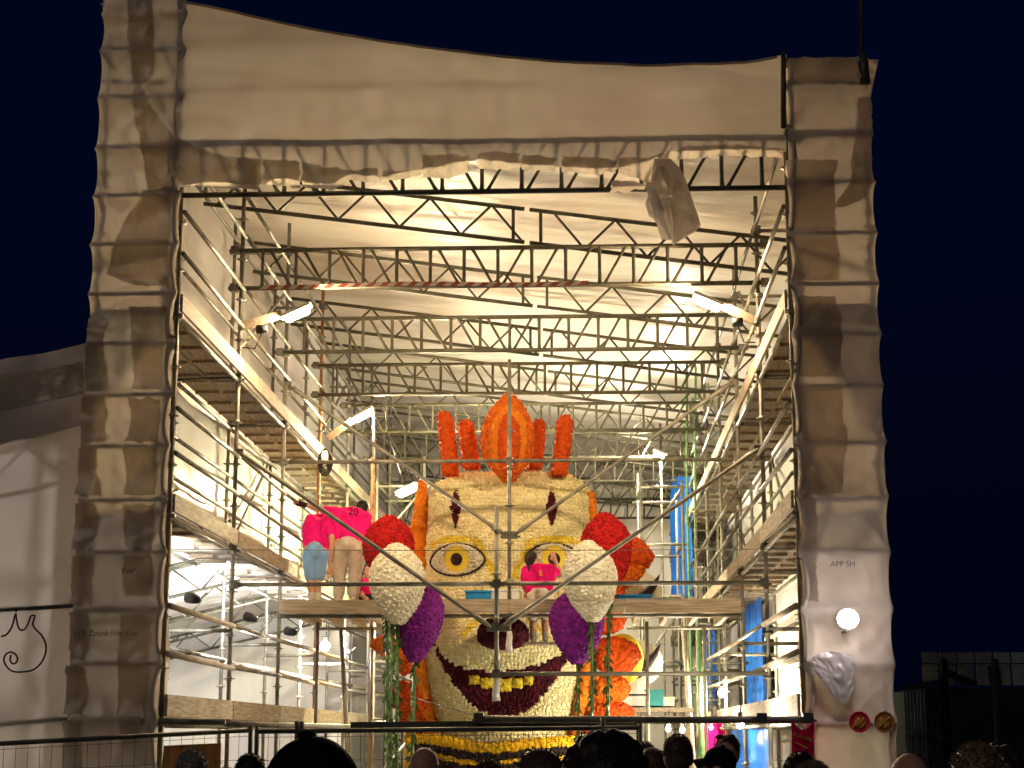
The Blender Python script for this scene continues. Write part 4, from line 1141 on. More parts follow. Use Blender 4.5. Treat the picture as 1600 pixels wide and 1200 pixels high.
def person(label, loc, rot=0.0, h=1.78, pose=None, top='dark_cloth', legs='navy_cloth', shorts=False, hair='hair_brown', style='short', head_rot=(0, 0), voxel=0.016,
           shoe='shoe', sleeve=0.55, long_sleeve=False, group=None, glove=None, sub=None):
    J = {k: Vector(v) for k, v in STAND.items()}
    for k, v in (pose or {}).items(): J[k] = Vector(v)
    S = h / 1.78; M = Matrix.Translation(loc) @ Matrix.Rotation(rot, 4, 'Z') @ Matrix.Scale(S, 4)
    W = lambda p: M @ Vector(p)
    t = thing('person', label, 'person', loc, group)
    yaw, pit = head_rot
    HM = (Matrix.Rotation(rot, 3, 'Z') @ Matrix.Rotation(yaw, 3, 'Z') @ Matrix.Rotation(-pit, 3, 'X'))
    H = lambda p: W(J['hed']) + HM @ (Vector(p) * S)
    b = MB()
    def seg(m, a, c, ra, rc): m.cap(W(a), W(c), ra * S, rc * S)
    # head
    b.ell(H((0, -.012, .025)), (.076 * S, .096 * S, .098 * S), 16, 10, HM)
    b.ell(H((0, .03, -.045)), (.058 * S, .066 * S, .075 * S), 14, 8, HM)
    b.ell(H((0, .102, -.012)), (.013 * S, .022 * S, .026 * S), 8, 6, HM)
    b.ell(H((0, .088, -.055)), (.026 * S, .016 * S, .012 * S), 8, 6, HM)
    for s in (-1, 1): b.ell(H((s * .078, -.01, -.005)), (.012 * S, .022 * S, .034 * S), 8, 6, HM)
    seg(b, J['nek'], J['hed'] + (HM.inverted() @ Vector((0, 0, 0))) - Vector((0, .02, .03)), .055, .052)
    # trunk and limbs
    def trunk(m, g, hem=0.0):
        seg(m, J['pel'].lerp(J['wai'], hem), J['wai'], .125 + g, .115 + g); seg(m, J['wai'], J['che'], .115 + g, .125 + g)
        for s in 'LR':
            if not hem: seg(m, J['hip' + s], J['pel'], .095 + g, .11 + g)
            seg(m, J['sho' + s], J['che'], .06 + g, .11 + g); seg(m, J['sho' + s], J['nek'], .055 + g * .8, .055 + g * .5)
            seg(m, J['hip' + s].lerp(J['sho' + s], .12 + .2 * hem), J['hip' + s].lerp(J['sho' + s], .8), .085 + g, .095 + g)
    trunk(b, 0)
    for s, sg in (('L', -1), ('R', 1)):
        seg(b, J['hip' + s], J['kne' + s], .085, .056); seg(b, J['kne' + s], J['ank' + s], .057, .038)
        k = J['kne' + s].lerp(J['ank' + s], .3) - Vector((0, .018, 0)); seg(b, J['kne' + s], k, .05, .056); seg(b, k, J['ank' + s], .055, .036)
        seg(b, J['sho' + s], J['elb' + s], .05, .039); seg(b, J['elb' + s], J['wri' + s], .04, .028)
        d = (J['wri' + s] - J['elb' + s]).normalized(); sd = d.cross(Vector((0, 1, 0.2))).normalized(); n2 = d.cross(sd)
        w = J['wri' + s]; palm = w + d * .085
        seg(b, w, palm, .026, .032); seg(b, w + d * .03 + sd * .012, palm + sd * .018, .024, .022); seg(b, w + d * .03 - sd * .012, palm - sd * .018, .024, .022)
        for q in range(4):
            r0 = palm + sd * (.03 - .02 * q); ln = (.075, .085, .08, .062)[q]
            m1 = r0 + d * ln * .5 + n2 * .008; seg(b, r0, m1, .0095, .0088); seg(b, m1, m1 + d * ln * .42 + n2 * .022, .0088, .0075)
        th = w + d * .03 + sd * .03 * sg; seg(b, th, th + (d * .045 + sd * .03 * sg), .012, .010); seg(b, th + (d * .045 + sd * .03 * sg), th + (d * .078 + sd * .032 * sg), .010, .008)
    body = blob(b, 'body', 'skin', t, voxel * 0.8 if voxel < .014 else voxel, 2)
    # shirt
    m = MB(); trunk(m, .018, .75)
    for s in 'LR':
        e = J['elb' + s] if long_sleeve else J['sho' + s].lerp(J['elb' + s], sleeve)
        seg(m, J['sho' + s], e, .068, .062 if not long_sleeve else .05)
        if long_sleeve: seg(m, J['elb' + s], J['wri' + s].lerp(J['elb' + s], .06), .05, .04)
    sh = blob(m, 'shirt', top, t, voxel)
    # trousers or shorts
    m = MB(); seg(m, J['pel'] + (J['wai'] - J['pel']) * .0, J['pel'], .14, .14)
    for s in 'LR':
        seg(m, J['hip' + s], J['pel'], .112, .125)
        if shorts:
            e = J['hip' + s].lerp(J['kne' + s], .9); seg(m, J['hip' + s], e, .104, .082)
        else:
            seg(m, J['hip' + s], J['kne' + s], .104, .088); seg(m, J['kne' + s], J['ank' + s] + (J['kne' + s] - J['ank' + s]) * .05, .088, .076)
    tr = blob(m, 'shorts' if shorts else 'trousers', legs, t, voxel)
    for s in 'LR':
        m = MB(); a = J['ank' + s]
        seg(m, a + Vector((0, -.03, -.03)), a + Vector((0, .15, -.045)), .045, .034); seg(m, a, a + Vector((0, 0, .02)), .046, .046)
        blob(m, 'shoe', shoe, t, voxel, 2)
        if shorts: seg_m = MB(); seg(seg_m, a, a + (J['kne' + s] - a) * .22, .046, .05); blob(seg_m, 'sock', 'sock', t, voxel, 1)
        if glove and s in glove:
            m = MB(); d = (J['wri' + s] - J['elb' + s]).normalized(); seg(m, J['wri' + s] - d * .03, J['wri' + s] + d * .10, .036, .042)
            blob(m, 'glove', 'glove', t, voxel, 1)
    # eyes
    for s in (-1, 1):
        m = MB(); m.ell(H((s * .031, .083, .008)), (.013 * S, .010 * S, .009 * S), 10, 6, HM); e = m.build('eye', MAT['eye_white'], t)
        m = MB(); m.ell(H((s * .031, .0925, .008)), (.006 * S, .003 * S, .006 * S), 8, 5, HM); m.build('iris', MAT['hair_dark'], e)
    # hair
    if style != 'bald':
        m = MB()
        if style in ('cap', 'knit'):
            m.ell(H((0, -.014, .042)), (.086 * S, .106 * S, .098 * S), 18, 12, HM)
            o = m.build('cap', MAT['cap_black'], t)
            o.modifiers.new('remesh', 'REMESH').voxel_size = .012; o.modifiers[0].mode = 'VOXEL'; o.modifiers[0].use_smooth_shade = True
            part('cap_button', MAT['cap_black'], o, lambda m: m.ell(H((-.012, -.02, .14)), (.016 * S, .016 * S, .009 * S), 10, 6, HM))
            if style == 'cap': part('cap_peak', MAT['cap_black'], o, lambda m: m.grid(10, 5, lambda u, v: H(((u - .5) * .15, .075 + .085 * v * math.sin(math.pi * (0.15 + .7 * u)), .055 - .028 * v - .05 * (u - .5) ** 2 * 4))))
            m = MB(); m.ell(H((0, -.03, -.02)), (.078 * S, .082 * S, .07 * S), 14, 8, HM); blob(m, 'hair', hair, t, .014, 2)
        else:
            g = {'short': 0.0, 'spiky': .004, 'curly': .016, 'pony': .004, 'long': .008}[style]
            m.ell(H((0, -.022, .040)), ((.081 + g) * S, (.096 + g) * S, (.092 + g) * S), 18, 12, HM)
            m.ell(H((0, -.045, -.01)), ((.074 + g) * S, (.064 + g) * S, (.07 + g) * S), 14, 8, HM)
            if style == 'pony':
                for k in range(5): m.ell(H((.01 * k, -.11 - .012 * k, .02 - .062 * k)), (.026 - .003 * k, .026 - .003 * k, .04), 10, 6)
            if style == 'long': m.ell(H((0, -.05, -.09)), (.085 * S, .06 * S, .12 * S), 14, 8, HM)
            if style == 'curly':
                for _ in range(70):
                    a = random.random() * 6.283; zz = random.uniform(-.2, 1); rr = math.sqrt(1 - zz * zz)
                    if math.sin(a) * rr > .5 and zz < .4: continue
                    m.ell(H((rr * math.cos(a) * .092, -.022 + rr * math.sin(a) * .107, .04 + zz * .103)), (.017 * S,) * 3, 8, 5)
            o = blob(m, 'hair', hair, t, .012 if style != 'curly' else .008, 2)
            st = MB(); N = {'short': 700, 'spiky': 800, 'curly': 900, 'pony': 260, 'long': 300}[style]
            ln = {'short': (.006, .014), 'spiky': (.008, .022), 'curly': (.004, .010), 'pony': (.004, .01), 'long': (.005, .012)}[style]
            for _ in range(N):
                a = random.random() * 6.283; zz = random.uniform(-.35, 1); rr = math.sqrt(1 - zz * zz)
                d = Vector((rr * math.cos(a), rr * math.sin(a), zz))
                if d.y > .55 and d.z < .45: continue
                p = H((0, -.022, .040)) + HM @ Vector((d.x * (.079 + g) * S, d.y * (.094 + g) * S, d.z * (.090 + g) * S))
                dd = (HM @ (d + Vector((random.uniform(-.7, .7), random.uniform(-.7, .3), random.uniform(-.3, .5))))).normalized()
                l = random.uniform(*ln); x = dd.orthogonal().normalized() * .0035; y = dd.cross(x)
                st.add([p + x, p - x * .5 + y * .8, p - x * .5 - y * .8, p + dd * l], [(0, 1, 3), (1, 2, 3), (2, 0, 3)])
            so = st.build('strands', MAT[hair], o, False); so['kind'] = 'stuff'
    if sub: sub(t, W, H, HM, J)
    return t

# workers on the platform, seen from behind
def W2L(px, py, Y, base, h):            # photo point -> local coordinates of a person standing at base facing +Y
    return (Q(px, py, Y) - Vector(base)) / (h / 1.78)
def posed(base, h, **kw): return {k: W2L(*v, base, h) for k, v in kw.items()}
B1 = Vector((Q(492, 940, 23.2).x, 23.2, PZ))
p1 = posed(B1, 1.78, hipL=(484, 868, 23.2), hipR=(502, 868, 23.2), pel=(493, 862, 23.2), wai=(494, 845, 23.32), che=(499, 826, 23.5), nek=(505, 808, 23.68), hed=(510, 806, 23.88), shoL=(485, 812, 23.56), shoR=(516, 815, 23.35),
           elbL=(478, 850, 23.85), wriL=(484, 885, 23.9), elbR=(519, 850, 22.95), wriR=(516, 884, 22.95), kneL=(485, 905, 23.2), kneR=(497, 905, 23.2), ankL=(487, 932, 23.2), ankR=(497, 932, 23.2))
person('stooping worker in pink shirt and blue denim shorts on the platform', B1, 0, 1.78, p1, 'tee_pink', 'jean_blue', True, 'hair_brown', 'short', (0, -1.0), .013, 'white_shoe', .6)
B2 = Vector((Q(541, 940, 23.1).x, 23.1, PZ))
p2 = posed(B2, 1.82, hipL=(533, 858, 23.1), hipR=(554, 858, 23.1), pel=(544, 852, 23.1), wai=(546, 836, 23.18), che=(547, 816, 23.32), nek=(555, 799, 23.45), hed=(569, 796, 23.62), shoL=(525, 800, 23.4), shoR=(572, 808, 23.4),
           elbL=(498, 795, 23.45), wriL=(476, 789, 23.5), elbR=(578, 838, 23.6), wriR=(574, 862, 23.85), kneL=(531, 896, 23.12), kneR=(556, 896, 23.12), ankL=(529, 932, 23.1), ankR=(553, 932, 23.1))
def back20(t, W, H, HM, J):
    text_part('20', MAT['cap_black'], t, 552, 800, 12, 23.13, 0.0, 0.12, name='number')
person('bent worker in pink shirt numbered 20 and grey trousers reaching sideways', B2, 0, 1.82, p2, 'tee_pink', 'trouser_grey', False, 'hair_dark', 'short', (-.5, -.5), .013, 'white_shoe', .6, glove='L', sub=back20)
B3 = Vector((Q(581, 940, 23.3).x, 23.3, PZ))
p3 = posed(B3, 1.7, pel=(576, 930, 23.3), hipL=(571, 930, 23.3), hipR=(583, 930, 23.3), wai=(577, 924, 23.3), che=(579, 914, 23.25), nek=(579, 905, 23.25), hed=(578, 895, 23.2), shoL=(566, 912, 23.25), shoR=(592, 912, 23.25), elbL=(564, 928, 23.2), elbR=(596, 928, 23.2),
           wriL=(570, 934, 23.05), wriR=(590, 936, 23.05), kneL=(570, 925, 23.75), kneR=(586, 925, 23.75), ankL=(570, 934, 23.6), ankR=(586, 934, 23.6))
person('crouching worker in pink shirt half hidden by the cream flower balloon', B3, 0, 1.7, p3, 'tee_pink', 'dark_cloth', False, 'hair_brown', 'short', (2.6, 0), .013)
BW = Vector((Q(842, 1000, 23.15).x, 23.15, Q(842, 1003, 23.15).z))
pw = posed(BW, 1.66, hipL=(835, 930, 23.15), hipR=(851, 930, 23.15), pel=(843, 924, 23.13), wai=(843, 911, 23.13), che=(842, 900, 23.16), nek=(838, 886, 23.16), hed=(831, 875, 23.2), shoL=(822, 892, 23.16), shoR=(860, 889, 23.18),
           elbL=(817, 912, 23.2), wriL=(822, 925, 23.3), elbR=(876, 897, 23.26), wriR=(868, 877, 23.36), kneL=(833, 968, 23.17), kneR=(851, 966, 23.17), ankL=(833, 996, 23.15), ankR=(852, 994, 23.15))
def wprint(t, W, H, HM, J):
    text_part('E', MAT['banner_yellow'], t, 845, 896, 9, 22.98, 0.0, -0.1, name='shirt_print')
person('woman with black ponytail in pink shirt and pale shorts working at the eye', BW, 0, 1.66, pw, 'tee_pink', 'short_white', True, 'hair_dark', 'pony', (-.5, -.1), .013, 'white_shoe', .6, sub=wprint)
ledge = thing('foothold_board', 'small plank foothold under the woman at the eye', 'plank', (BW.x, 23.2, BW.z))
part('plank', MAT['wood_pale'], ledge, lambda m: m.box((BW.x, 23.2, BW.z - 0.02), (0.42, 0.12, 0.018)), False)
part('hanger', MAT['steel'], ledge, lambda m: (m.tube((BW.x - .4, 23.2, BW.z - .02), (BW.x - .4, PY0 + .3, PZ - .05), .012), m.tube((BW.x + .4, 23.2, BW.z - .02), (BW.x + .4, PY0 + .3, PZ - .05), .012)))
person('helper in a pink shirt behind the green poles low in the hall', (Q(1116, 1150, 26.8).x, 26.8, 0.6), 0.6, 1.72, None, 'tee_pink', 'dark_cloth', False, 'hair_dark', 'long', (.3, 0), .018)
part('plinth', MAT['wood'], thing('work_stand', 'low wooden stand under the helper behind the green poles', 'stand', (Q(1116, 1150, 26.8).x, 26.8, 0)), lambda m: (m.box((Q(1116, 1150, 26.8).x, 26.8, 0.57), (0.4, 0.3, 0.025)), [m.box((Q(1116, 1150, 26.8).x + a * .34, 26.8 + b_ * .24, 0.28), (.03, .03, .27)) for a in (-1, 1) for b_ in (-1, 1)]), False)

# crowd before the fence: only heads reach into the photograph
def spect(label, px, ytop, Y, rot=0.0, **k):
    z = Q(px, ytop, Y).z; extra = {'cap': .02, 'knit': .02, 'spiky': .02, 'curly': .02}.get(k.get('style', 'short'), .0)
    h = (z - extra) / 1.785 * 1.78
    if 'head_rot' not in k: k['head_rot'] = (random.uniform(-.25, .25), .12)
    person(label, (Q(px, ytop, Y).x, Y, 0), rot, h, None, group='spectators', voxel=.018, **k)
spect('spectator in a round black cap with a button on top', 490, 1146, 3.1, .1, style='knit', top='dark_cloth', long_sleeve=True, hair='hair_dark')
spect('spectator with a big dark curly head before the gold ruff', 945, 1147, 4.1, -.1, style='curly', hair='hair_dark', top='navy_cloth', long_sleeve=True)
spect('grey haired spectator with swept hair before the brown board', 300, 1170, 10.0, .2, style='spiky', hair='hair_grey', top='brown_cloth')
spect('dark haired spectator between the grey head and the round black cap', 390, 1180, 9.5, 0, hair='hair_dark', top='dark_cloth')
spect('bald spectator before the gold ruff and the garlands', 662, 1167, 9.6, -.2, style='bald', top='dark_cloth')
spect('fair haired spectator next to the bald one', 700, 1190, 9.0, .1, style='spiky', hair='hair_blond', top='olive_cloth')
spect('short brown haired spectator before the middle of the gold ruff', 765, 1188, 9.3, 0, hair='hair_brown', top='dark_cloth')
spect('brown haired spectator leaning against the big curly head', 846, 1176, 6.2, .4, hair='hair_brown', style='long', top='dark_cloth', long_sleeve=True)
spect('spectator with face turned sideways beside the big curly head', 1008, 1160, 12.2, 1.9, hair='hair_brown', top='brown_cloth', head_rot=(.3, 0))
spect('small spectator in front of the face turned sideways', 1018, 1172, 10.8, .2, hair='hair_brown', top='dark_cloth', style='long')
spect('cropped spectator head under the pair of small bulbs', 1060, 1150, 10.2, 0, hair='hair_brown', top='dark_cloth')
def shades(t, W, H, HM, J):
    part('sunglasses', MAT['rubber'], t, lambda m: (m.ell(H((-.04, .06, .12)), (.03, .014, .018), 10, 6, HM), m.ell(H((.04, .06, .12)), (.03, .014, .018), 10, 6, HM), m.path([H((-.09, -.01, .06)), H((-.07, .05, .11)), H((0, .08, .125)), H((.07, .05, .11)), H((.09, -.01, .06))], .005)))
spect('spectator facing out with sunglasses pushed up on cropped hair', 1138, 1150, 12.4, 2.7, hair='hair_brown', top='dark_cloth', head_rot=(.2, 0), sub=shades)
spect('spectator in a black peaked cap and pink shirt looking sideways', 1127, 1163, 11.2, 1.3, style='cap', top='tee_magenta', hair='hair_dark', head_rot=(.1, -.15))
spect('dark haired spectator under the pink banner', 1250, 1178, 8.6, 0, hair='hair_dark', top='dark_cloth')
spect('fair tousled spectator close to the pylon with badges', 1272, 1187, 7.6, 0, style='spiky', hair='hair_blond', top='olive_cloth')
spect('smooth bald spectator before the pylon with badges', 1421, 1176, 7.0, 0, style='bald', top='dark_cloth')
spect('tousled fair spectator before the dark shed', 1527, 1158, 5.9, 0, style='spiky', hair='hair_blond', top='dark_cloth')
spect('curly dark spectator behind the tousled one at the shed', 1562, 1166, 6.6, .5, style='curly', hair='hair_dark', top='brown_cloth')

# ------------------------------------------------------------------ temporary fence along the front
def fence_panel(label, ax, ay, at, bx, by, bt):
    a0, b0 = Vector((ax, ay, 0)), Vector((bx, by, 0))
    t = thing('fence_panel', label, 'fence', a0, 'temporary fence panels')
    top = lambda u: lerp(at, bt, u)
    P3 = lambda u, z: a0.lerp(b0, u) + Vector((0, 0, z))
    for z0 in (0.12, None):
        tubep('rail', MAT['steel_dark'], t, P3(0, z0 or at), P3(1, z0 or bt), 0.021)
    for u in (0, 1): tubep('post', MAT['steel_dark'], t, P3(u, 0.03), P3(u, top(u) + 0.04), 0.021)
    n = int((b0 - a0).length / 0.1)
    for i in range(1, n): tubep('wire', MAT['steel_dark'], t, P3(i / n, 0.12), P3(i / n, top(i / n) + 0.02), 0.0024, 5)
    for k in range(9):
        f = k / 8.5
        tubep('wire', MAT['steel_dark'], t, P3(0, lerp(at - 0.05, 0.12, f)), P3(1, lerp(bt - 0.05, 0.12, f)), 0.0024, 5)
    for u in (0, 1):
        part('foot_block', MAT['concrete'], t, lambda m: m.box(P3(u, 0.06), (0.11, 0.3, 0.06)), False)
FYA = 15.7
pL = Q(0, 1161, 15.2); pM = Q(397, 1141, FYA); pR = Q(1000, 1137, FYA)
fence_panel('wire fence panel standing before the side tent and its pylon', 2 * pL.x - lerp(pM.x, pL.x, .7), 15.0, pL.z - .04, pM.x - .03, FYA, pM.z)
fence_panel('wire fence panel standing before the gold ruff of the head', pM.x + .03, FYA - 0.02, Q(400, 1143, FYA).z, pR.x, FYA, pR.z)
tubep('post', MAT['steel_dark'], bpy.data.objects['fence_panel.001'], Q(464, 1180, FYA), Q(464, 1127, FYA), 0.022)
tubep('post', MAT['steel_dark'], bpy.data.objects['fence_panel.001'], Q(472, 1180, FYA), Q(472, 1127, FYA), 0.022)
tubep('post', MAT['steel_dark'], bpy.data.objects['fence_panel.001'], Q(942, 1200, FYA), Q(942, 1122, FYA), 0.022)
# long bars closing the opening
bt = thing('front_bar', 'thick dark bar lying low across the opening before the chin', 'bar', Q(548, 1133, Y0 - .25))
part('bar', MAT['steel_dark'], bt, lambda m: m.beam(Q(548, 1133, Y0 - .25), Q(1000, 1129, Y0 - .25), .06, .055), False)
bt = thing('front_bar', 'long grey tube across the opening, ending at the pylon with the floodlight', 'bar', Q(745, 1123, Y0 - .32))
tubep('tube', MAT['steel'], bt, Q(745, 1124, Y0 - .32), Q(1272, 1125, Y0 - .32), .033)
for a in (748, 1190, 1262): inst('coupler', COUPLER, bt, Q(a, 1122, Y0 - .32))
tubep('upright', MAT['steel_dark'], bt, Q(999, 1120, Y0 - .3), Vector((Q(999, 1120, Y0 - .3).x, Y0 - .3, 0)), .03)
bt = thing('front_bar', 'pale tube along the toe board beside the patched pylon', 'bar', Q(232, 1128, Y0 + .05))
tubep('tube', MAT['steel'], bt, Q(228, 1127, Y0 - .05), Q(352, 1128, Y0 - .05), .033); tubep('tube', MAT['steel'], bt, Q(352, 1131, Y0), Q(560, 1136, Y0 + 2.5), .026)

# ------------------------------------------------------------------ loose things in and around the hall
def crate(label, px, py, Y, w, h, d, mat, z=None):
    p = Q(px, py, Y); z = p.z if z is None else z
    t = thing('crate', label, 'crate', (p.x, Y, z), 'flower crates')
    def body(m):
        th = .012
        m.box((p.x, Y, z + th), (w / 2, d / 2, th))
        for s in (-1, 1):
            m.box((p.x + s * (w / 2 - th / 2), Y, z + h / 2), (th / 2, d / 2 - .001, h / 2)); m.box((p.x, Y + s * (d / 2 - th / 2), z + h / 2), (w / 2 - th, th / 2, h / 2 - .001))
    part('box', MAT[mat], t, body, False)
    part('rim', MAT[mat], t, lambda m: [m.box((p.x + a * w / 2, Y, z + h), (.014, d / 2 + .014, .012)) for a in (-1, 1)] + [m.box((p.x, Y + a * d / 2, z + h), (w / 2 - .014, .014, .012)) for a in (-1, 1)], False)
crate('blue crate with divider on the platform before the nose', 742, 938, PY0 + .2, .22, .12, .3, 'blue_crate', PZ)
crate('blue crate beside the white tray on the platform', 760, 938, PY0 + .22, .13, .12, .3, 'blue_crate', PZ)
crate('wide white tray on the platform beside the blue crates', 790, 938, PY0 + .25, .36, .14, .3, 'white_plastic', PZ)
crate('flat blue crate on the platform behind the cream balloon', 990, 938, PY0 + .3, .45, .07, .32, 'blue_crate', PZ)
crate('teal tray at the far corner of the platform', 1035, 938, PY0 + .6, .2, .05, .3, 'teal', PZ)
# low shelf with stacked crates behind the hair locks
SHZ = Q(1000, 1106, 25.5).z
sh = thing('work_bench', 'low plank bench under the stacked white crates', 'bench', (Q(1000, 1106, 25.5).x, 25.5, 0))
part('bench_top', MAT['wood_pale'], sh, lambda m: m.box((Q(1000, 1100, 25.5).x, 25.6, SHZ - .03), (.75, .35, .03)), False)
for s in (-1, 1): part('leg', MAT['wood'], sh, lambda m: m.box((Q(1000, 1100, 25.5).x + s * .66, 25.6, SHZ / 2 - .03), (.035, .3, SHZ / 2 - .03)), False)
crate('white crate lowest on the plank bench beside the hair locks', 985, 1100, 25.4, .42, .15, .3, 'white_plastic', SHZ)
crate('white crate stacked atop another on the plank bench', 988, 1090, 25.4, .44, .14, .3, 'white_plastic', SHZ + .165)
crate('teal crate on the plank bench next to the white stack', 1022, 1100, 25.4, .26, .24, .3, 'teal', SHZ)
crate('pale wooden crate at the bench end', 1042, 1100, 25.55, .2, .14, .3, 'wood_pale', SHZ)
# tarpaulins
def tarp(label, x0, x1, y0, y1, Y0_, Y1_, seed, folds=6):
    a = Q(x0, y0, Y0_); b = Q(x1, y0, Y1_); za = a.z; 
    zb0, zb1 = Q(x0, y1, Y0_).z, Q(x1, y1, Y1_).z
    def fn(u, v):
        p = a.lerp(b, u); z = lerp(lerp(a.z, b.z, u), lerp(zb0, zb1, u), v)
        nrm = Vector((b.y - a.y, -(b.x - a.x), 0)).normalized()
        k = .05 * math.sin(u * folds * 6.28 + seed + 1.4 * nz(v * 2, seed)) * (.3 + .7 * v) + .03 * nz(u * 6, v * 5, seed)
        return (p.x - abs(nrm.x) * (k + .05), p.y - nrm.y * 0 - .5 * k, z)
    m = MB(); m.grid(50, 24, fn)
    tag(m.build('tarpaulin', MAT['blue_tarp']), label, 'tarpaulin', 'blue tarpaulins')
tarp('long blue tarpaulin hung under the lowest visible deck, before the pale wall film', 1165, 1196, 928, 1112, 29.5, 26.5, 1)
tarp('blue tarpaulin hung high behind the green ropes', 1052, 1086, 745, 932, 35.6, 33.2, 2, 4)
tarp('crumpled blue tarpaulin low beside the cap wearer', 1150, 1206, 1134, 1260, 25.0, 22.8, 3, 5)
tarp('narrow light blue tarpaulin strip behind the bare bulb', 1104, 1120, 985, 1120, 33.0, 31.0, 4, 2)
# pink banner
p = Q(1254, 1128, Y0 - .36)
bn = thing('banner', 'pink banner with yellow writing hung beside the pylon', 'banner', p)
def bfun(u, v):
    px = lerp(1237, 1272, u); top = 1126 + 14 * math.sin(math.pi * u); py = lerp(top, 1186, v); q = Q(px, py, Y0 - .36)
    return (q.x, q.y - .03 * nz(u * 5, v * 3, 5), q.z)
part('cloth', MAT['banner_pink'], bn, lambda m: m.grid(16, 16, bfun))
text_part('EUROPA', MAT['banner_yellow'], bn, 1254, 1152, 5.6, Y0 - .4, 0.0, .35)
part('stripe', MAT['banner_yellow'], bn, lambda m: m.beam(Q(1241, 1159, Y0 - .4), Q(1262, 1169, Y0 - .4), .004, .012), False)
for px, mt, lb in ((1343, 'badge_red', 'round red badge sign on the film pylon'), (1382, 'badge_orange', 'round orange badge sign on the film pylon')):
    c = Q(px, 1128, YF - .04)
    t = thing('badge', lb, 'badge', c)
    part('disc', MAT[mt], t, lambda m: (m.tube(c, c + Vector((0, .015, 0)), .088, 28)), False)
    part('rim', MAT['banner_pink' if 'red' in mt else 'badge_orange'], t, lambda m: m.path([c + Vector((.088 * math.cos(a * .2244), -.002, .088 * math.sin(a * .2244))) for a in range(29)], .007, 6))
    for k in range(5):
        part('emblem', MAT['badge_gold'], t, lambda m: m.path([c + Vector((-.045 + .02 * k + .014 * math.sin(q * (.8 + .3 * k) + px), -.005, -.05 + .02 * q + .012 * math.sin(k * 2.1 + px))) for q in range(5)], .007, 5))
# brown board behind the fence
t = thing('board_panel', 'large brown board standing behind the fence by the patched pylon', 'board', Q(290, 1200, 18.5))
q0, q1 = Q(236, 1166, 18.5), Q(345, 1161, 18.5)
part('panel', MAT['board_brown'], t, lambda m: m.prism([(q0.x, 18.5, 0), (q1.x, 18.5, 0), (q1.x, 18.5, q1.z), (q0.x, 18.5, q0.z)], (0, .03, 0)), False)
part('batten', MAT['wood'], t, lambda m: m.box(((q0.x + q1.x) / 2, 18.485, .4), (abs(q1.x - q0.x) / 2, .014, .04)), False)
# ropes, poles and cables
def rope(name, label, cat, mat, pts, r, grp=None):
    m = MB(); m.path(pts, r, 6); tag(m.build(name, MAT[mat]), label, cat, grp)
rope('steel_cable', 'thin cable strung level across the opening between the pylons', 'cable', 'steel_dark', [Q(250 + 40 * k, 858 + 2 * math.sin(k * .13), Y0 + .1) for k in range(26)], .0035)
rope('steel_cable', 'thin cable sloping down before the chin', 'cable', 'steel_dark', [Q(640, 1088, 20), Q(745, 1119, 18), Q(1000, 1160, 17.5)], .004)
rope('green_rope', 'green rope hanging down past the bright red balloon, straight one', 'rope', 'green_rope', [Q(1073, 560, 29), Q(1074, 800, 29), Q(1080, 1050, 29), Vector((Q(1084, 1180, 29).x, 29, .1))], .022, 'green hanging ropes')
rope('green_rope', 'green rope with a loop at its head under the truss', 'rope', 'green_rope', [Q(1080, 575, 29.2), Q(1084, 560, 29.2), Q(1087, 575, 29.2), Q(1086, 800, 29.2), Q(1091, 1050, 29.2), Vector((Q(1094, 1180, 29.2).x, 29.2, .1))], .022, 'green hanging ropes')
for k, (a, b, l) in enumerate((((1068, 985), (1092, 1150), 'bare timber pole leaning beside the green ropes'), ((1092, 985), (1098, 1185), 'greenish timber pole standing behind the green ropes'))):
    pa, pb = Q(*a, 25.6), Q(*b, 25.2); pb.z = 0.02
    rope('timber_pole', l, 'pole', 'wood_pale' if k == 0 else 'green_rope', [pa, pb], .035)
pa = Q(533, 985, 23.6); rope('timber_pole', 'timber pole leaning below the platform near the garlands', 'pole', 'wood', [pa, Vector((Q(556, 1200, 22.6).x, 22.6, .02))], .03)
pa = Q(570, 700, 25.3); rope('timber_pole', 'rusty brown pole standing behind the bent workers', 'pole', 'rusty', [Q(583, 715, 25.4), Vector((Q(578, 1190, 25.4).x, 25.4, .02))], .03)
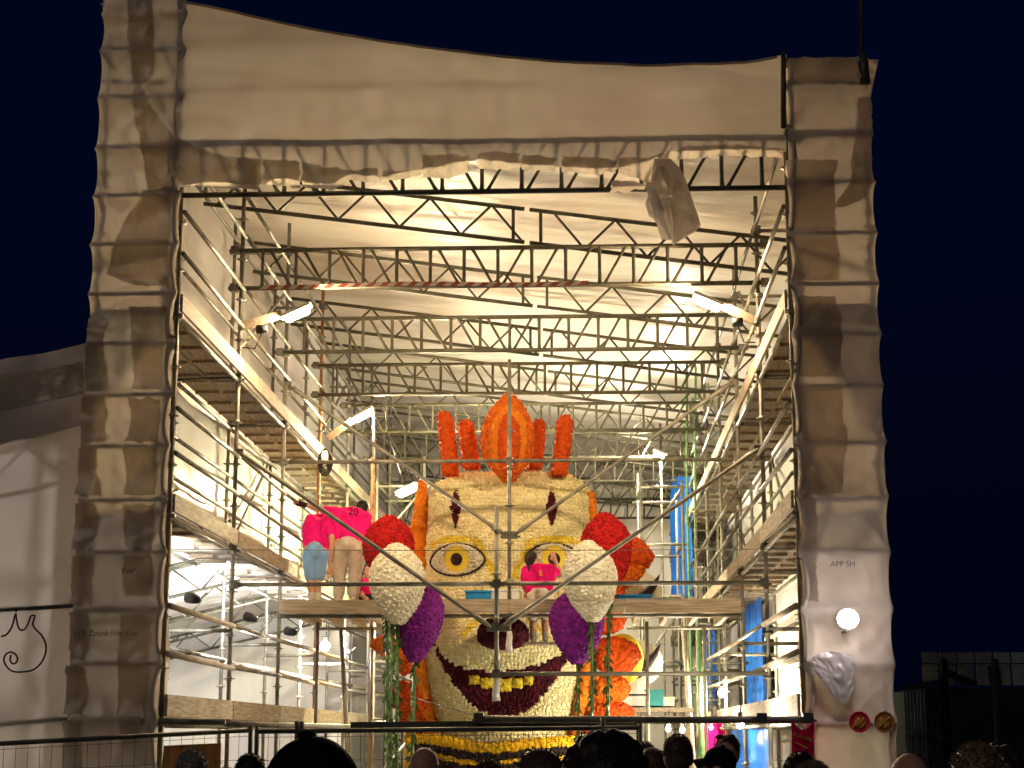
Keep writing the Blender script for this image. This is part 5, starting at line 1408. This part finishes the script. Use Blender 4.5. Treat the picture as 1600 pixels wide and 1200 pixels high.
# coil of cable, hanging tools, dark lamps clipped to the rails
def coil(label, px, py, Y, s=1.0):
    m = MB(); c = Q(px, py, Y)
    for k in range(7):
        pts = [c + Vector((s * (.06 + .008 * k) * math.cos(a * .35), -.02 + .008 * k, s * (.13 + .01 * k) * math.sin(a * .35) - .012 * k)) for a in range(19)]
        m.path(pts, .009, 5)
    tag(m.build('cable_coil', MAT['rubber']), label, 'cable coil')
coil('coil of black cable hung on the rail under the warm lamp', 508, 715, YB(3) - .5)
coil('coil of black cable hung near the green ropes', 1096, 655, 28.8, 1.0)
for k, (px, py, Y) in enumerate(((305, 936, 18.1), (395, 966, 21.0), (457, 988, 23.6), (544, 1018, 28.5))):
    c = Q(px, py, Y)
    t = thing('spot_lamp', ['black spot lamp turned away clipped to the rail next to the pylon', 'black spot lamp turned away, second along the rail from the pylon', 'black spot lamp turned away, third along the rail from the pylon', 'black spot lamp turned away farthest along the rail near the bare bulb'][k], 'lamp', c, 'spot lamps on the rail')
    ax = Vector((-.78, .56, .22)).normalized()
    part('hood', MAT['black_paint'], t, lambda m: m.path([c - ax * .07, c - ax * .035, c + ax * .02, c + ax * .07, c + ax * .11], .058, 14, lambda u: (.45, .75, .95, 1.02, 1.08)[min(4, int(u * 4.01))], (1, 0)))
    part('glowing_face', MAT['spot_glow'], t, lambda m: m.ell(c + ax * .04, (.034, .034, .034), 10, 6))
    part('clip', MAT['steel_dark'], t, lambda m: m.tube(c + Vector((.03, 0, -.02)), c + Vector((.12, .02, .07)), .01))
# ladder on the blue tarpaulin side
la, lb = Q(1104, 1010, 27.5), Q(1104, 790, 27.5)
t = thing('ladder', 'aluminium ladder tied to the scaffold near the green ropes', 'ladder', (la.x, la.y, la.z))
for s in (-.17, .17): part('rail', MAT['steel'], t, lambda m: m.beam((la.x + s, la.y, la.z - 1.5), (lb.x + s, lb.y, lb.z), .03, .06, (0, 1, 0)), False)
for k in range(13):
    z = lerp(la.z - 1.4, lb.z - .1, k / 12); tubep('rung', MAT['steel'], t, (la.x - .17, la.y, z), (la.x + .17, la.y, z), .015)
# orange sawn timbers leaning and the white wall board
for px, h in ((580, 1060), (566, 1100)):
    pass
# board cladding inside the opening, beside the pylon with the floodlight
t = thing('wall_boards', 'pale upright boards lining the wall by the long blue tarpaulin', 'cladding', (RXO, 18, 0))
for k in range(14):
    y = Y0 + .3 + .24 * k
    part('board', MAT['wood_pale'], t, lambda m: m.box((RXO + .055 - .006 * (k % 2), y, 1.6), (.012, .116, 1.6)), False)

# ------------------------------------------------------------------ dark shed with a translucent canopy, beyond the pylon
SX0 = Q(1432, 1100, 21).x
shed = thing('shed', 'dark green shed with a glazed canopy beside the pylon', 'shed', (SX0 + 2, 23, 0))
zt_, zb_ = Q(1500, 1018, 21).z, Q(1500, 1072, 21).z
part('wall', MAT['shed_dark'], shed, lambda m: m.box((SX0 + 4.3, 23.3, zb_ / 2), (4.0, 1.2, zb_ / 2)), False)
for k in range(18):
    px0 = 1440 + 28 * k
    for j, (ya, yb) in enumerate(((1019, 1036), (1038, 1071))):
        a, b = Q(px0 + 1, ya, 21.0), Q(px0 + 27, yb, 21.0)
        part('pane', MAT['canopy'], shed, lambda m: m.prism([(a.x, 21.04 - .03 * j, a.z), (b.x, 21.04 - .03 * j, a.z), (b.x, 21.0 - .03 * j, b.z), (a.x, 21.0 - .03 * j, b.z)], (0, .01, 0)), False)
part('canopy_beam', MAT['shed_dark'], shed, lambda m: (m.beam(Q(1466, 1045, 20.9), Q(1525, 1070, 20.9), .07, .07), m.beam(Q(1548, 1040, 20.9), Q(1554, 1072, 20.9), .05, .08)), False)
for px in (1474, 1554): tubep('post', MAT['shed_dark'], shed, Q(px, 1030, 20.8), Vector((Q(px, 1030, 20.8).x, 20.8, 0)), .045)
cg = thing('corrugated_gate', 'blue grey corrugated gate between pylon and shed', 'gate', (Q(1443, 1150, 19.2).x, 19.2, 0))
ga, gb = Q(1412, 1080, 19.4), Q(1466, 1072, 18.9)
for k in range(10):
    u0, u1 = k / 10, (k + 1) / 10
    a, b = ga.lerp(gb, u0), ga.lerp(gb, u1)
    part('rib_panel', MAT['shed_blue'], cg, lambda m: m.prism([(a.x, a.y, 0), (lerp(a.x, b.x, .3), a.y - .035, 0), (lerp(a.x, b.x, .6), a.y - .035, 0), (lerp(a.x, b.x, .9), a.y, 0), (lerp(a.x, b.x, .9), a.y + .02, 0), (a.x, a.y + .02, 0)], (0, 0, lerp(ga.z, gb.z, u0))), False)
part('rail', MAT['shed_blue'], cg, lambda m: (m.beam(ga + Vector((0, -.04, .03)), gb + Vector((0, -.04, .03)), .05, .06), m.beam(Q(1415, 1150, 19.2) + Vector((0, -.05, 0)), Q(1472, 1150, 18.8) + Vector((0, -.03, 0)), .03, .03)), False)
part('post', MAT['shed_dark'], cg, lambda m: m.beam((gb.x + .06, gb.y, 0), (gb.x + .04, gb.y, gb.z + .1), .06, .06, (0, 1, 0)), False)
